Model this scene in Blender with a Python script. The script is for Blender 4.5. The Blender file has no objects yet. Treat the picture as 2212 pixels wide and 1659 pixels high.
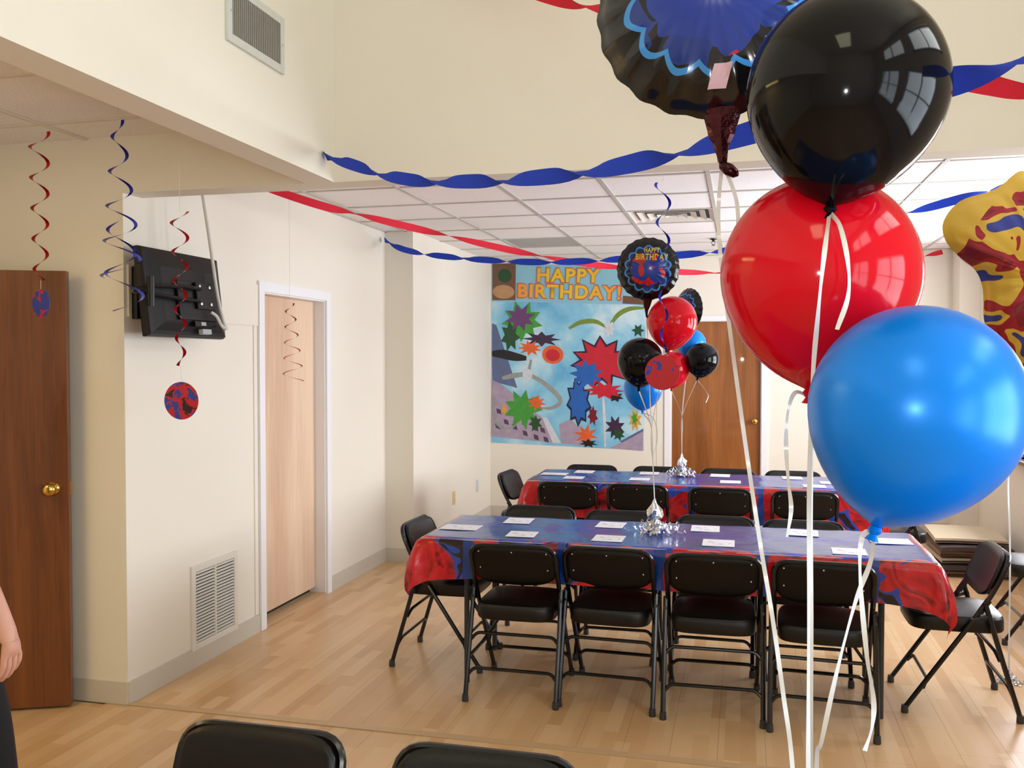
import bpy, bmesh, math, random
from mathutils import Vector, Matrix
R_ = math.radians
random.seed(7)
scene = bpy.context.scene
col = scene.collection
# ------------------------------------------------------------------ camera
F, CX, CY = 1990.0, 1106.0, 829.5
YAW = math.atan2(498.0, F)
PITCH = -math.atan(51.5 * math.cos(YAW) / F)
CAMZ = 1.62
cam_d = bpy.data.cameras.new('camera'); cam = bpy.data.objects.new('camera', cam_d); col.objects.link(cam)
cam.location = (0, 0, CAMZ); cam.rotation_euler = (R_(90) + PITCH, 0, YAW)
cam_d.sensor_width = 36; cam_d.lens = 36 * F / 2212; cam_d.clip_start = .02
scene.camera = cam
_f = Vector((-math.sin(YAW) * math.cos(PITCH), math.cos(YAW) * math.cos(PITCH), math.sin(PITCH)))
_r = Vector((math.cos(YAW), math.sin(YAW), 0)); _u = _r.cross(_f)
def at(x, y, Y):                       # point at room depth Y seen at photo pixel (x, y)
    d = _f * F + _r * (x - CX) + _u * (CY - y)
    return Vector((0, 0, CAMZ)) + d * (Y / d.y)
def mpp(p): return (Vector(p) - Vector((0, 0, CAMZ))).dot(_f) / F    # metres per photo pixel there
# ------------------------------------------------------------------ world, light, exposure
w = bpy.data.worlds.new('world'); scene.world = w; w.use_nodes = True
bg = w.node_tree.nodes['Background']; bg.inputs[0].default_value = (.86, .93, 1, 1); bg.inputs[1].default_value = 2.5
def area(name, loc, rot, sx, sy, power, color):
    l = bpy.data.lights.new(name, 'AREA'); l.shape = 'RECTANGLE'; l.size = sx; l.size_y = sy; l.energy = power; l.color = color
    o = bpy.data.objects.new(name, l); col.objects.link(o); o.location = loc; o.rotation_euler = rot; return o
DAY = (.80, .92, 1.0)
WINS = [(6.55, 8.05), (4.35, 5.85), (0.15, 1.75), (-1.9, -.3)]     # daylight windows along the right wall (y0, y1)
WZ0, WZ1 = .88, 2.30
WP = [132, 78, 44, 28]
for (a, b), p in zip(WINS, WP):
    DAY = (.87, .91, 1.0) if a > 4 else (.80, .92, 1.0)
    area('window_daylight', (2.24, (a + b) / 2, (WZ0 + WZ1) / 2), (0, R_(108), 0), WZ1 - WZ0, b - a, p, DAY)
CLER = [(-1.6, .2), (.7, 2.5)]                                   # clerestory windows of the tall part
for (a, b) in CLER:
    area('clerestory_daylight', (2.24, (a + b) / 2, 3.35), (0, R_(90), 0), .8, b - a, 22, (.92, .97, .9))
fl = bpy.data.lights.new('camera_flash', 'POINT'); fl.energy = 16; fl.shadow_soft_size = .008; fl.color = (1, 1, 1)
flo = bpy.data.objects.new('camera_flash', fl); col.objects.link(flo); flo.location = (0.0, 0.0, CAMZ + .035)
vs = scene.view_settings; vs.view_transform = 'Standard'; vs.look = 'None'; vs.gamma = 1; vs.use_curve_mapping = False
vs.exposure = 0.06
# ------------------------------------------------------------------ helpers
def srgb(r, g, b):
    f = lambda c: (c / 255 / 12.92) if c / 255 <= .04045 else ((c / 255 + .055) / 1.055) ** 2.4
    return (f(r), f(g), f(b), 1)
class NT:
    def __init__(s, name):
        s.m = bpy.data.materials.new(name); s.m.use_nodes = True; s.t = s.m.node_tree; s.b = s.t.nodes['Principled BSDF']
    def n(s, typ, **kw):
        nd = s.t.nodes.new(typ)
        for k, v in kw.items():
            if k.startswith('i_'):
                nd.inputs[k[2:].replace('_', ' ')].default_value = v
            else: setattr(nd, k, v)
        return nd
    def l(s, a, b): s.t.links.new(a, b)
    def math(s, op, a, b=None, c=None):
        nd = s.t.nodes.new('ShaderNodeMath'); nd.operation = op
        for i, v in enumerate((a, b, c)):
            if v is None: continue
            if isinstance(v, (int, float)): nd.inputs[i].default_value = v
            else: s.l(v, nd.inputs[i])
        return nd.outputs[0]
    def mix(s, f, a, b):
        nd = s.t.nodes.new('ShaderNodeMix'); nd.data_type = 'RGBA'
        for i, v in ((0, f), (6, a), (7, b)):
            if isinstance(v, (int, float)): nd.inputs[i].default_value = v
            elif isinstance(v, tuple): nd.inputs[i].default_value = v
            else: s.l(v, nd.inputs[i])
        return nd.outputs[2]
    def coords(s, kind='Object', scale=(1, 1, 1)):
        tc = s.n('ShaderNodeTexCoord'); mp = s.n('ShaderNodeMapping'); mp.inputs['Scale'].default_value = scale
        s.l(tc.outputs[kind], mp.inputs[0]); return mp.outputs[0]
    def noise(s, vec, scale, detail=3, rough=.5, dist=0):
        nd = s.n('ShaderNodeTexNoise'); s.l(vec, nd.inputs['Vector'])
        nd.inputs['Scale'].default_value = scale; nd.inputs['Detail'].default_value = detail
        nd.inputs['Roughness'].default_value = rough; nd.inputs['Distortion'].default_value = dist
        return nd.outputs[0]
    def ramp(s, fac, stops, interp='LINEAR'):
        nd = s.n('ShaderNodeValToRGB'); nd.color_ramp.interpolation = interp
        e = nd.color_ramp.elements
        while len(e) < len(stops): e.new(.5)
        for el, (p, c) in zip(e, stops): el.position = p; el.color = c
        s.l(fac, nd.inputs[0]); return nd.outputs[0]
    def set(s, **kw):
        for k, v in kw.items():
            i = s.b.inputs[k.replace('_', ' ')]
            if isinstance(v, (int, float, tuple)): i.default_value = v
            else: s.l(v, i)
        return s
    def bump(s, h, strength=.2, dist=.01):
        nd = s.n('ShaderNodeBump'); nd.inputs['Strength'].default_value = strength; nd.inputs['Distance'].default_value = dist
        s.l(h, nd.inputs['Height']); s.l(nd.outputs[0], s.b.inputs['Normal'])
def mul(c, k): return (min(1, c[0] * k), min(1, c[1] * k), min(1, c[2] * k), 1)
def plain(name, c, rough=.5, metal=0., var=.06, vs_=9., bump=0., bs=120., coat=0., kind='Object', spec=.5):
    t = NT(name); v = t.coords(kind)
    n = t.noise(v, vs_, 3)
    t.set(Base_Color=t.mix(n, mul(c, 1 - var), mul(c, 1 + var)), Roughness=rough, Metallic=metal)
    t.b.inputs['Coat Weight'].default_value = coat; t.b.inputs['Specular IOR Level'].default_value = spec
    if bump: t.bump(t.noise(v, bs, 4), bump, .004)
    return t.m
M = {}
M['paint'] = plain('cream_wall_paint', srgb(234, 228, 213), .62, 0, .015, 1.5)
M['soffit'] = plain('soffit_paint', srgb(226, 218, 204), .65, 0, .015, 2)
M['white_trim'] = plain('white_trim_gloss', srgb(240, 240, 242), .3, 0, .015, 6)
M['base'] = plain('taupe_vinyl_base', srgb(206, 199, 184), .45, 0, .06, 3, .03, 80)
M['grille_white'] = plain('off_white_metal', srgb(226, 222, 210), .4, 0, .03, 8)
M['grille_dark'] = plain('dark_duct', srgb(60, 58, 54), .8, 0, .2, 10)
M['black_metal'] = plain('black_enamel_steel', srgb(17, 17, 19), .22, 0, .15, 20)
M['vinyl'] = plain('black_vinyl', srgb(12, 12, 13), .36, 0, .2, 14, .12, 420, spec=.4)
M['hardboard'] = plain('dark_brown_back_panel', srgb(17, 14, 12), .5, 0, .15, 18, .08, 300, spec=.25)
M['rubber'] = plain('grey_rubber_foot', srgb(52, 54, 58), .5, 0, .1, 20)
M['rivet'] = plain('steel_rivet', srgb(215, 215, 215), .25, .9, .05, 20)
M['brass'] = plain('polished_brass', srgb(222, 178, 92), .16, 1, .05, 20)
M['tvblack'] = plain('black_tv_plastic', srgb(14, 14, 15), .4, 0, .2, 8, .05, 400, spec=.3)
M['tvdark'] = plain('black_bracket_steel', srgb(12, 12, 13), .3, .3, .1, 8)
M['cable'] = plain('white_cable', srgb(205, 203, 196), .4, 0, .03, 10)
M['screen'] = plain('dark_screen_glass', srgb(8, 9, 11), .08, 0, .05, 6)
M['silver'] = plain('silver_foil', srgb(225, 228, 235), .14, 1, .08, 30, .5, 60)
M['ribbon'] = plain('white_curling_ribbon', srgb(228, 230, 230), .25, 0, .05, 20, 0, 100, .4)
M['thread'] = plain('clear_thread', srgb(215, 212, 205), .4, 0, .02, 20)
M['outlet'] = plain('ivory_plastic', srgb(224, 196, 140), .4, 0, .03, 20)
M['plate_grey'] = plain('grey_plastic', srgb(205, 206, 210), .4, 0, .03, 20)
M['dark_hole'] = plain('dark_slot', srgb(25, 24, 22), .7, 0, .1, 20)
M['tbar'] = plain('ceiling_grid_steel', srgb(196, 192, 184), .45, 0, .03, 10)
M['lens'] = plain('grey_prismatic_lens', srgb(178, 176, 172), .35, 0, .06, 40, .3, 90)
M['skin'] = plain('skin', srgb(214, 160, 140), .5, 0, .06, 30, .1, 200)
M['hair'] = plain('brown_hair', srgb(60, 40, 28), .5, 0, .3, 60, .4, 200)
M['trouser'] = plain('navy_cloth', srgb(9, 10, 18), .85, 0, .15, 60, .3, 500)
M['shirt'] = plain('grey_cloth', srgb(90, 92, 98), .85, 0, .1, 60, .3, 500)
M['shoe'] = plain('black_leather', srgb(20, 18, 18), .4, 0, .2, 30)
M['eye'] = plain('eye_white', srgb(235, 232, 228), .2, 0, .02, 30)
M['winframe'] = plain('maroon_window_frame', srgb(112, 62, 62), .4, 0, .1, 20)
M['board_edge'] = plain('dark_board_edge', srgb(62, 48, 44), .6, 0, .15, 20)
M['board_top'] = plain('beige_laminate', srgb(196, 180, 152), .4, 0, .06, 5)
M['board_brown'] = plain('brown_hardboard', srgb(132, 104, 82), .55, 0, .12, 8)
M['paper'] = None
def foil(name, c, rough=.2): return plain(name, c, rough, .85, .08, 14, .05, 40)
M['red_foil'] = foil('red_swirl_foil', srgb(176, 24, 40))
M['blue_foil'] = foil('blue_swirl_foil', srgb(44, 62, 190))
def crepe(name, c):
    t = NT(name); v = t.coords('Object'); n = t.noise(v, 300, 4)
    t.set(Base_Color=t.mix(n, mul(c, .8), mul(c, 1.15)), Roughness=.85); t.bump(n, .3, .003)
    tr = t.n('ShaderNodeBsdfTranslucent'); tr.inputs[0].default_value = c
    mx = t.n('ShaderNodeMixShader'); mx.inputs[0].default_value = .25
    out = t.t.nodes['Material Output']; t.l(t.b.outputs[0], mx.inputs[1]); t.l(tr.outputs[0], mx.inputs[2]); t.l(mx.outputs[0], out.inputs[0])
    return t.m
M['red_crepe'] = crepe('red_crepe_paper', srgb(226, 40, 62))
M['blue_crepe'] = crepe('blue_crepe_paper', srgb(34, 66, 190))
def latex(name, c, rough, metal, trans):
    t = NT(name); v = t.coords('Object'); n = t.noise(v, 14, 2)
    t.set(Base_Color=t.mix(n, mul(c, .96), mul(c, 1.04)), Roughness=rough, Metallic=metal)
    t.b.inputs['Specular IOR Level'].default_value = (.2 if c[2] < .01 else .35)
    if trans:
        tr = t.n('ShaderNodeBsdfTranslucent'); tr.inputs[0].default_value = c
        mx = t.n('ShaderNodeMixShader'); mx.inputs[0].default_value = trans
        out = t.t.nodes['Material Output']; t.l(t.b.outputs[0], mx.inputs[1]); t.l(tr.outputs[0], mx.inputs[2]); t.l(mx.outputs[0], out.inputs[0])
    return t.m
M['red_latex'] = latex('red_latex', srgb(226, 14, 38), .1, 0, .25)
M['black_latex'] = latex('black_latex', srgb(11, 11, 14), .08, 0, 0)
M['blue_latex'] = latex('pearl_blue_latex', srgb(0, 128, 236), .3, .2, .0)
def wood(name, c1, c2, axis=2, scale=1., rough=.35, coat=.2, streak=14, knots=False):
    t = NT(name); sc = [streak, streak, streak]; sc[axis] = .9
    v = t.coords('Object', tuple(s * scale for s in sc)); n = t.noise(v, 1.0, 6, .6, .6)
    sc2 = [60, 60, 60]; sc2[axis] = 2
    v2 = t.coords('Object', tuple(sc2)); n2 = t.noise(v2, 1.5, 3, .6)
    f = t.math('ADD', t.math('MULTIPLY', n, .75), t.math('MULTIPLY', n2, .25))
    c = t.ramp(f, [(.36, c1), (.62, c2)])
    t.set(Base_Color=c, Roughness=rough); t.b.inputs['Coat Weight'].default_value = coat
    t.bump(f, .08, .003); return t.m
M['oak_door'] = wood('dark_oak_veneer', srgb(86, 44, 20), srgb(134, 78, 38), 2, .5, .32, .3, 10)
M['birch'] = wood('birch_veneer', srgb(204, 164, 134), srgb(232, 204, 174), 2, .28, .5, 0, 9)
M['walnut_door'] = wood('walnut_veneer', srgb(116, 66, 28), srgb(164, 102, 50), 2, .5, .3, .3, 10)
def floor_mat():
    t = NT('maple_strip_laminate'); tc = t.n('ShaderNodeTexCoord'); geo = t.n('ShaderNodeNewGeometry')
    sp = t.n('ShaderNodeSeparateXYZ'); t.l(geo.outputs['Position'], sp.inputs[0])
    cx = t.math('FLOOR', t.math('DIVIDE', sp.outputs[0], .0645))
    wn = t.n('ShaderNodeTexWhiteNoise', noise_dimensions='1D'); t.l(cx, wn.inputs['W'])
    row = t.math('FLOOR', t.math('DIVIDE', t.math('ADD', sp.outputs[1], t.math('MULTIPLY', wn.outputs[0], 5)), .42))
    wn2 = t.n('ShaderNodeTexWhiteNoise', noise_dimensions='2D'); cb = t.n('ShaderNodeCombineXYZ'); t.l(cx, cb.inputs[0]); t.l(row, cb.inputs[1]); t.l(cb.outputs[0], wn2.inputs['Vector'])
    mp = t.n('ShaderNodeMapping'); mp.inputs['Scale'].default_value = (55, 3.5, 1); t.l(geo.outputs['Position'], mp.inputs[0])
    off = t.n('ShaderNodeVectorMath', operation='ADD'); t.l(mp.outputs[0], off.inputs[0]); t.l(wn2.outputs['Color'], off.inputs[1])
    gr = t.noise(off.outputs[0], 1, 4, .6, .3)
    c = t.ramp(wn2.outputs[0], [(0, srgb(202, 160, 112)), (.35, srgb(212, 172, 124)), (.7, srgb(219, 182, 135)), (1, srgb(226, 192, 148))])
    c2 = t.mix(t.math('MULTIPLY', gr, .22), c, srgb(190, 146, 104))
    t.set(Base_Color=c2, Roughness=.3); t.b.inputs['Specular IOR Level'].default_value = .5
    return t.m
M['floor'] = floor_mat()
def tile_mat():
    t = NT('mineral_ceiling_tile'); v = t.coords('Object')
    n = t.noise(v, 160, 3, .7); m = t.ramp(n, [(.40, srgb(228, 223, 220)), (.5, srgb(248, 245, 243))])
    t.set(Base_Color=m, Roughness=.9); return t.m
M['tile'] = tile_mat()
def paper_mat():
    t = NT('white_printed_paper'); v = t.coords('Object'); sp = t.n('ShaderNodeSeparateXYZ'); t.l(v, sp.inputs[0])
    n = t.noise(v, 28, 3, .7, 1.0)
    ins = t.math('LESS_THAN', t.math('ADD', t.math('POWER', t.math('MULTIPLY', sp.outputs[0], 18), 2), t.math('POWER', t.math('MULTIPLY', sp.outputs[1], 16), 2)), 1.0)
    k = t.math('MULTIPLY', t.math('GREATER_THAN', n, .57), ins)
    t.set(Base_Color=t.mix(t.math('MULTIPLY', k, .55), srgb(238, 237, 244), srgb(120, 110, 118)), Roughness=.6); return t.m
M['paper'] = paper_mat()
def cloth_mat(L, W):
    t = NT('printed_plastic_tablecloth'); uv = t.n('ShaderNodeUVMap'); sp = t.n('ShaderNodeSeparateXYZ'); t.l(uv.outputs[0], sp.inputs[0])
    U, V = sp.outputs[0], sp.outputs[1]
    w_ = t.noise(uv.outputs[0], 7, 2, .5)
    du = t.math('SUBTRACT', t.math('ABSOLUTE', U), L / 2); dv = t.math('SUBTRACT', t.math('ABSOLUTE', V), W / 2)
    de = t.math('MAXIMUM', du, dv)
    edge = t.math('GREATER_THAN', t.math('ADD', de, t.math('MULTIPLY', t.math('SUBTRACT', w_, .5), .13)), -.014)
    fr = t.math('FRACT', t.math('ADD', t.math('DIVIDE', U, .47), .06))
    gap = t.math('LESS_THAN', t.math('ADD', fr, t.math('MULTIPLY', t.math('SUBTRACT', w_, .5), .1)), .09)
    corner = t.math('GREATER_THAN', du, 0.)
    gap = t.math('MULTIPLY', gap, t.math('SUBTRACT', 1, corner))
    n1 = t.noise(uv.outputs[0], 6.5, 2, .5, 1.4)
    mp = t.n('ShaderNodeMapping'); mp.inputs['Location'].default_value = (3.1, 7.7, 0); t.l(uv.outputs[0], mp.inputs[0])
    n2 = t.noise(mp.outputs[0], 5.5, 2, .5, 1.0)
    red = t.ramp(n1, [(.30, srgb(84, 12, 20)), (.44, srgb(182, 20, 32)), (.56, srgb(212, 28, 38)), (.68, srgb(120, 16, 24))])
    pat = t.mix(t.math('GREATER_THAN', n2, .60), red, srgb(38, 70, 172))
    pat = t.mix(t.math('GREATER_THAN', n2, .66), pat, srgb(26, 14, 26))
    pat = t.mix(gap, pat, srgb(20, 62, 150))
    fold = t.math('LESS_THAN', t.math('ABSOLUTE', t.math('SUBTRACT', V, .03)), .028)
    fold = t.math('MAXIMUM', fold, t.math('GREATER_THAN', t.math('ABSOLUTE', V), W / 2 - .035)); top = t.mix(fold, srgb(36, 72, 146), srgb(12, 44, 176))
    t.set(Base_Color=t.mix(edge, top, pat), Roughness=.24); t.b.inputs['Coat Weight'].default_value = .25
    nb = t.noise(uv.outputs[0], 9, 3, .5, .6); t.bump(nb, .25, .02); return t.m
def foil_print(name, Rr, seed=0., rth=.46):
    t = NT(name); v = t.coords('Object'); sp = t.n('ShaderNodeSeparateXYZ'); t.l(v, sp.inputs[0])
    x, z = t.math('DIVIDE', sp.outputs[0], Rr), t.math('DIVIDE', sp.outputs[2], Rr)
    r = t.math('SQRT', t.math('ADD', t.math('MULTIPLY', x, x), t.math('MULTIPLY', z, z)))
    a = t.math('ARCTAN2', z, x)
    sc = t.math('ABSOLUTE', t.math('SINE', t.math('MULTIPLY', a, 7)))
    rr = t.math('ADD', .66, t.math('MULTIPLY', sc, .1))
    d = t.math('ABSOLUTE', t.math('SUBTRACT', r, rr)); line = t.math('LESS_THAN', d, .028)
    inner = t.math('LESS_THAN', r, rr)
    mp = t.n('ShaderNodeMapping'); mp.inputs['Location'].default_value = (seed, 0, seed); mp.inputs['Scale'].default_value = (1 / Rr, .01, 1 / Rr); t.l(v, mp.inputs[0])
    n = t.noise(mp.outputs[0], 2.2, 2, .5, .5)
    body = t.math('LESS_THAN', t.math('ADD', r, t.math('MULTIPLY', n, .5)), .80)
    bl = t.mix(t.math('GREATER_THAN', n, .52), srgb(14, 14, 24), srgb(18, 50, 132))
    c = t.mix(inner, srgb(14, 13, 15), bl)
    red = t.mix(t.math('GREATER_THAN', n, rth), srgb(190, 26, 34), srgb(26, 54, 148))
    c = t.mix(body, c, red)
    c = t.mix(line, c, srgb(60, 140, 215))
    t.set(Base_Color=c, Roughness=.16, Metallic=.0); t.b.inputs['Coat Weight'].default_value = .25; t.b.inputs['Coat Roughness'].default_value = .06; t.b.inputs['Specular IOR Level'].default_value = .35
    return t.m
def disc_print(name, c1, c2, c3, Rr, seed=0.):
    t = NT(name); v = t.coords('Object'); mp = t.n('ShaderNodeMapping'); mp.inputs['Location'].default_value = (seed, seed, seed); mp.inputs['Scale'].default_value = (1 / Rr,) * 3; t.l(v, mp.inputs[0])
    n = t.noise(mp.outputs[0], 1.6, 3, .5, .8)
    c = t.ramp(n, [(.0, c3), (.40, c1), (.55, c2)], 'CONSTANT')
    t.set(Base_Color=c, Roughness=.35); return t.m
def glass_mat():
    t = NT('window_glass'); tr = t.n('ShaderNodeBsdfTransparent'); gl = t.n('ShaderNodeBsdfGlossy'); gl.inputs['Roughness'].default_value = .02
    mx = t.n('ShaderNodeMixShader'); mx.inputs[0].default_value = .06
    t.l(tr.outputs[0], mx.inputs[1]); t.l(gl.outputs[0], mx.inputs[2]); t.l(mx.outputs[0], t.t.nodes['Material Output'].inputs[0]); return t.m
M['glass'] = glass_mat()
def emit_mat(name, c, s):
    t = NT(name); t.set(Base_Color=(.8, .8, .8, 1), Emission_Color=c, Emission_Strength=s); return t.m

# mesh builders
def box(bm, x0, x1, y0, y1, z0, z1, mtx=None):
    vs_ = [bm.verts.new((x, y, z)) for x in (x0, x1) for y in (y0, y1) for z in (z0, z1)]
    if mtx:
        for v in vs_: v.co = mtx @ v.co
    for q in ((0, 1, 3, 2), (4, 6, 7, 5), (0, 4, 5, 1), (2, 3, 7, 6), (0, 2, 6, 4), (1, 5, 7, 3)):
        bm.faces.new([vs_[i] for i in q])
def rings(bm, rs, close=True, caps=True):
    vv = [[bm.verts.new(p) for p in r] for r in rs]
    n = len(rs[0])
    for a, b in zip(vv, vv[1:]):
        for i in range(n if close else n - 1):
            j = (i + 1) % n
            bm.faces.new((a[i], a[j], b[j], b[i]))
    if caps and close:
        bm.faces.new(vv[0][::-1]); bm.faces.new(vv[-1])
    return vv
def tube(bm, pts, r, seg=8, radii=None):
    pts = [Vector(p) for p in pts]; rs = []; prev = None
    for i, p in enumerate(pts):
        t = (pts[min(i + 1, len(pts) - 1)] - pts[max(i - 1, 0)]).normalized()
        if prev is None:
            a = Vector((0, 0, 1)) if abs(t.z) < .9 else Vector((1, 0, 0)); n = t.cross(a).normalized()
        else:
            n = prev - t * prev.dot(t); n.normalize()
        prev = n; b = t.cross(n); rad = radii[i] if radii else r
        rs.append([p + (n * math.cos(k * 2 * math.pi / seg) + b * math.sin(k * 2 * math.pi / seg)) * rad for k in range(seg)])
    rings(bm, rs)
def lathe(bm, prof, seg=16, mtx=None):
    rs = [[Vector((r * math.cos(k * 2 * math.pi / seg), r * math.sin(k * 2 * math.pi / seg), z)) for k in range(seg)] for r, z in prof]
    if mtx: rs = [[mtx @ p for p in r] for r in rs]
    rings(bm, rs)
def strip(bm, pts, wv):
    a = [bm.verts.new(Vector(p) + Vector(w)) for p, w in zip(pts, wv)]; b = [bm.verts.new(Vector(p) - Vector(w)) for p, w in zip(pts, wv)]
    for i in range(len(pts) - 1): bm.faces.new((a[i], a[i + 1], b[i + 1], b[i]))
def fillet(pts, rad, n=4):
    pts = [Vector(p) for p in pts]; out = [pts[0]]
    for a, b, c in zip(pts, pts[1:], pts[2:]):
        d1 = (a - b); d2 = (c - b); k = min(rad, d1.length * .45, d2.length * .45)
        p, q = b + d1.normalized() * k, b + d2.normalized() * k
        for i in range(n + 1):
            t = i / n; out.append(p * (1 - t) ** 2 + b * 2 * t * (1 - t) + q * t * t)
    out.append(pts[-1]); return out
def smooth_path(pts, n=6):
    P = [Vector(p) for p in pts]; P = [P[0] * 2 - P[1]] + P + [P[-1] * 2 - P[-2]]; out = []
    for i in range(1, len(P) - 2):
        for k in range(n):
            t = k / n; p0, p1, p2, p3 = P[i - 1:i + 3]
            out.append(.5 * ((2 * p1) + (p2 - p0) * t + (2 * p0 - 5 * p1 + 4 * p2 - p3) * t * t + (3 * p1 - p0 - 3 * p2 + p3) * t ** 3))
    out.append(P[-2]); return out
def obj(name, bm, m, parent=None, smooth=False, bevel=0, recalc=True):
    if recalc: bmesh.ops.recalc_face_normals(bm, faces=bm.faces)
    if bevel: bmesh.ops.bevel(bm, geom=list(bm.edges), offset=bevel, segments=2, affect='EDGES', profile=.6)
    me = bpy.data.meshes.new(name); bm.to_mesh(me); bm.free()
    if m: me.materials.append(M[m] if isinstance(m, str) else m)
    if smooth:
        me.polygons.foreach_set('use_smooth', [True] * len(me.polygons))
        if smooth != 'all': me.set_sharp_from_angle(angle=R_(40))
    o = bpy.data.objects.new(name, me); col.objects.link(o)
    if parent: o.parent = parent
    return o
def bobj(name, x0, x1, y0, y1, z0, z1, m, parent=None, bevel=0):
    bm = bmesh.new(); box(bm, x0, x1, y0, y1, z0, z1); return obj(name, bm, m, parent, bevel=bevel)
def tag(o, label, cat, group=None):
    o['label'] = label; o['category'] = cat
    if group: o['group'] = group
    return o
def thing(name, label, cat, loc=(0, 0, 0), rotz=0, group=None):
    o = bpy.data.objects.new(name, None); col.objects.link(o); o.empty_display_size = .1
    o.location = loc; o.rotation_euler = (0, 0, rotz); return tag(o, label, cat, group)
def struct(o): o['kind'] = 'structure'; return o
def sbox(name, boxes, m, parent=None):
    bm = bmesh.new()
    for b in boxes: box(bm, *b)
    o = obj(name, bm, m, parent)
    return struct(o) if parent is None else o
def dup(root, loc, rotz, label, group):
    r = root.copy(); col.objects.link(r); r.location = loc; r.rotation_euler = (0, 0, rotz); r['label'] = label; r['group'] = group
    for ch in list(root.children):
        c = ch.copy(); col.objects.link(c); c.parent = r
        for g in ch.children:
            d = g.copy(); col.objects.link(d); d.parent = c
    return r
def text_obj(name, s, width, height, m, parent, offset=.0, ext=.0006):
    cu = bpy.data.curves.new(name, 'FONT'); cu.body = s; cu.align_x = 'CENTER'; cu.align_y = 'CENTER'; cu.offset = offset; cu.extrude = 0; cu.space_character = 1.12; cu.resolution_u = 4
    to = bpy.data.objects.new(name, cu); col.objects.link(to); bpy.context.view_layer.update()
    me = bpy.data.meshes.new_from_object(to.evaluated_get(bpy.context.evaluated_depsgraph_get())); bpy.data.objects.remove(to)
    xs = [v.co.x for v in me.vertices]; ys = [v.co.y for v in me.vertices]
    cx, cy = (min(xs) + max(xs)) / 2, (min(ys) + max(ys)) / 2; sx, sy = width / (max(xs) - min(xs)), height / (max(ys) - min(ys))
    for v in me.vertices: v.co = Vector(((v.co.x - cx) * sx, 0, (v.co.y - cy) * sy))
    me.materials.clear(); me.materials.append(M[m] if isinstance(m, str) else m)
    o = bpy.data.objects.new(name, me); col.objects.link(o); o.parent = parent; return o

# ------------------------------------------------------------------ room shell
XL, XL2, XR, XR2 = -2.80, -2.56, 2.05, 1.88
YH, YH2, YJ, YB = 3.735, 3.875, 6.97, 9.29
XB, XBI = -1.735, -1.872
XA, YF = -3.88, -2.6
ZH, ZC, ZT = 2.40, 2.66, 4.0
T = .14
floor = sbox('floor', [(XA - .9, XR + .3, YF - T, YB + T, -.10, -.012)], 'floor')
def planks(x0, x1, y0, y1, seed):
    rnd = random.Random(seed); W_, L_ = .1935, 1.2; x = x0; cache = {}
    while x < x1 - .01:
        xe = min(x + W_, x1); y = y0 - rnd.random() * L_
        while y < y1:
            a, b = max(y, y0), min(y + L_, y1)
            if b - a > .02:
                k = (round(xe - x, 4), round(b - a, 4))
                if k not in cache:
                    bm = bmesh.new(); g = .0004
                    box(bm, g, k[0] - g, g, k[1] - g, -.012, 0); p = obj('floor_plank', bm, 'floor', floor); cache[k] = p.data
                else:
                    p = bpy.data.objects.new('floor_plank', cache[k]); col.objects.link(p); p.parent = floor
                p.location = (x, a, 0)
            y += L_
        x = xe
planks(XL, XR, YH2 - .10, YB, 3)
planks(XA, XB + .9, 2.2, YH - .01, 5)
sbox('floor_front', [(XA, XR, YF, 2.2, -.012, 0), (XB + .9, XR, 2.2, YH - .01, -.012, 0)], 'floor')
bm = bmesh.new(); box(bm, XL, XR, YH - .008, YH2 - .102, -.012, .004)
struct(obj('trim_1', bm, plain('seam_moulding', srgb(198, 166, 126), .4), None))
# walls
DY0, DY1, DZ = 5.015, 5.865, 2.035            # birch door opening
sbox('wall_left', [(XL - T, XL, YH2, DY0, 0, 2.74), (XL - T, XL, DY1, YJ, 0, 2.74), (XL - T, XL, DY0, DY1, DZ, 2.74)], 'paint')
sbox('wall_left_rear', [(XL - T, XL2, YJ, YB, 0, 2.74)], 'paint')
BX0, BX1, BZ = -.69, .18, 2.015
sbox('wall_back', [(XL - T, BX0, YB, YB + T, 0, 2.74), (BX1, XR + T, YB, YB + T, 0, 2.74), (BX0, BX1, YB, YB + T, BZ, 2.74)], 'paint')
sbox('wall_alcove', [(XA, XL, YH, YH2, 0, 2.74)], 'paint')
sbox('wall_header', [(XL, XR, YH, YH2, ZH, 2.72), (XBI, XR, YH, YH2, 2.72, ZT)], 'paint')
sbox('wall_bulkhead', [(XBI, XB, YF, YH, ZH, ZT)], 'paint')
# right wall with window openings
bx = []; ys = [YF]
for a, b in sorted(WINS): ys += [a, b]
ys.append(YB)
for i in range(0, len(ys), 2): bx.append((XR, XR + T, ys[i], ys[i + 1], 0, ZC + .08))
for a, b in WINS: bx += [(XR, XR + T, a, b, 0, WZ0), (XR, XR + T, a, b, WZ1, ZC + .08)]
ys = [YF] + [v for ab in CLER for v in ab] + [YH2]
for i in range(0, len(ys), 2): bx.append((XR, XR + T, ys[i], ys[i + 1], ZC + .08, ZT))
for a, b in CLER: bx += [(XR, XR + T, a, b, ZC + .08, 2.95), (XR, XR + T, a, b, 3.75, ZT)]
sbox('wall_right', bx, 'paint')
sbox('wall_right_rear', [(XR2, XR, 8.98, YB, 0, 2.74)], 'paint')
sbox('wall_front', [(XA - T, XR + T, YF - T, YF, 0, ZT)], 'paint')
AD0, AD1 = 2.44, 3.30                         # doorway in the alcove's side wall
sbox('wall_alcove_side', [(XA - T, XA, YF, AD0, 0, 2.74), (XA - T, XA, AD1, YH2, 0, 2.74), (XA - T, XA, AD0, AD1, 2.06, 2.74)], 'paint')
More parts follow.
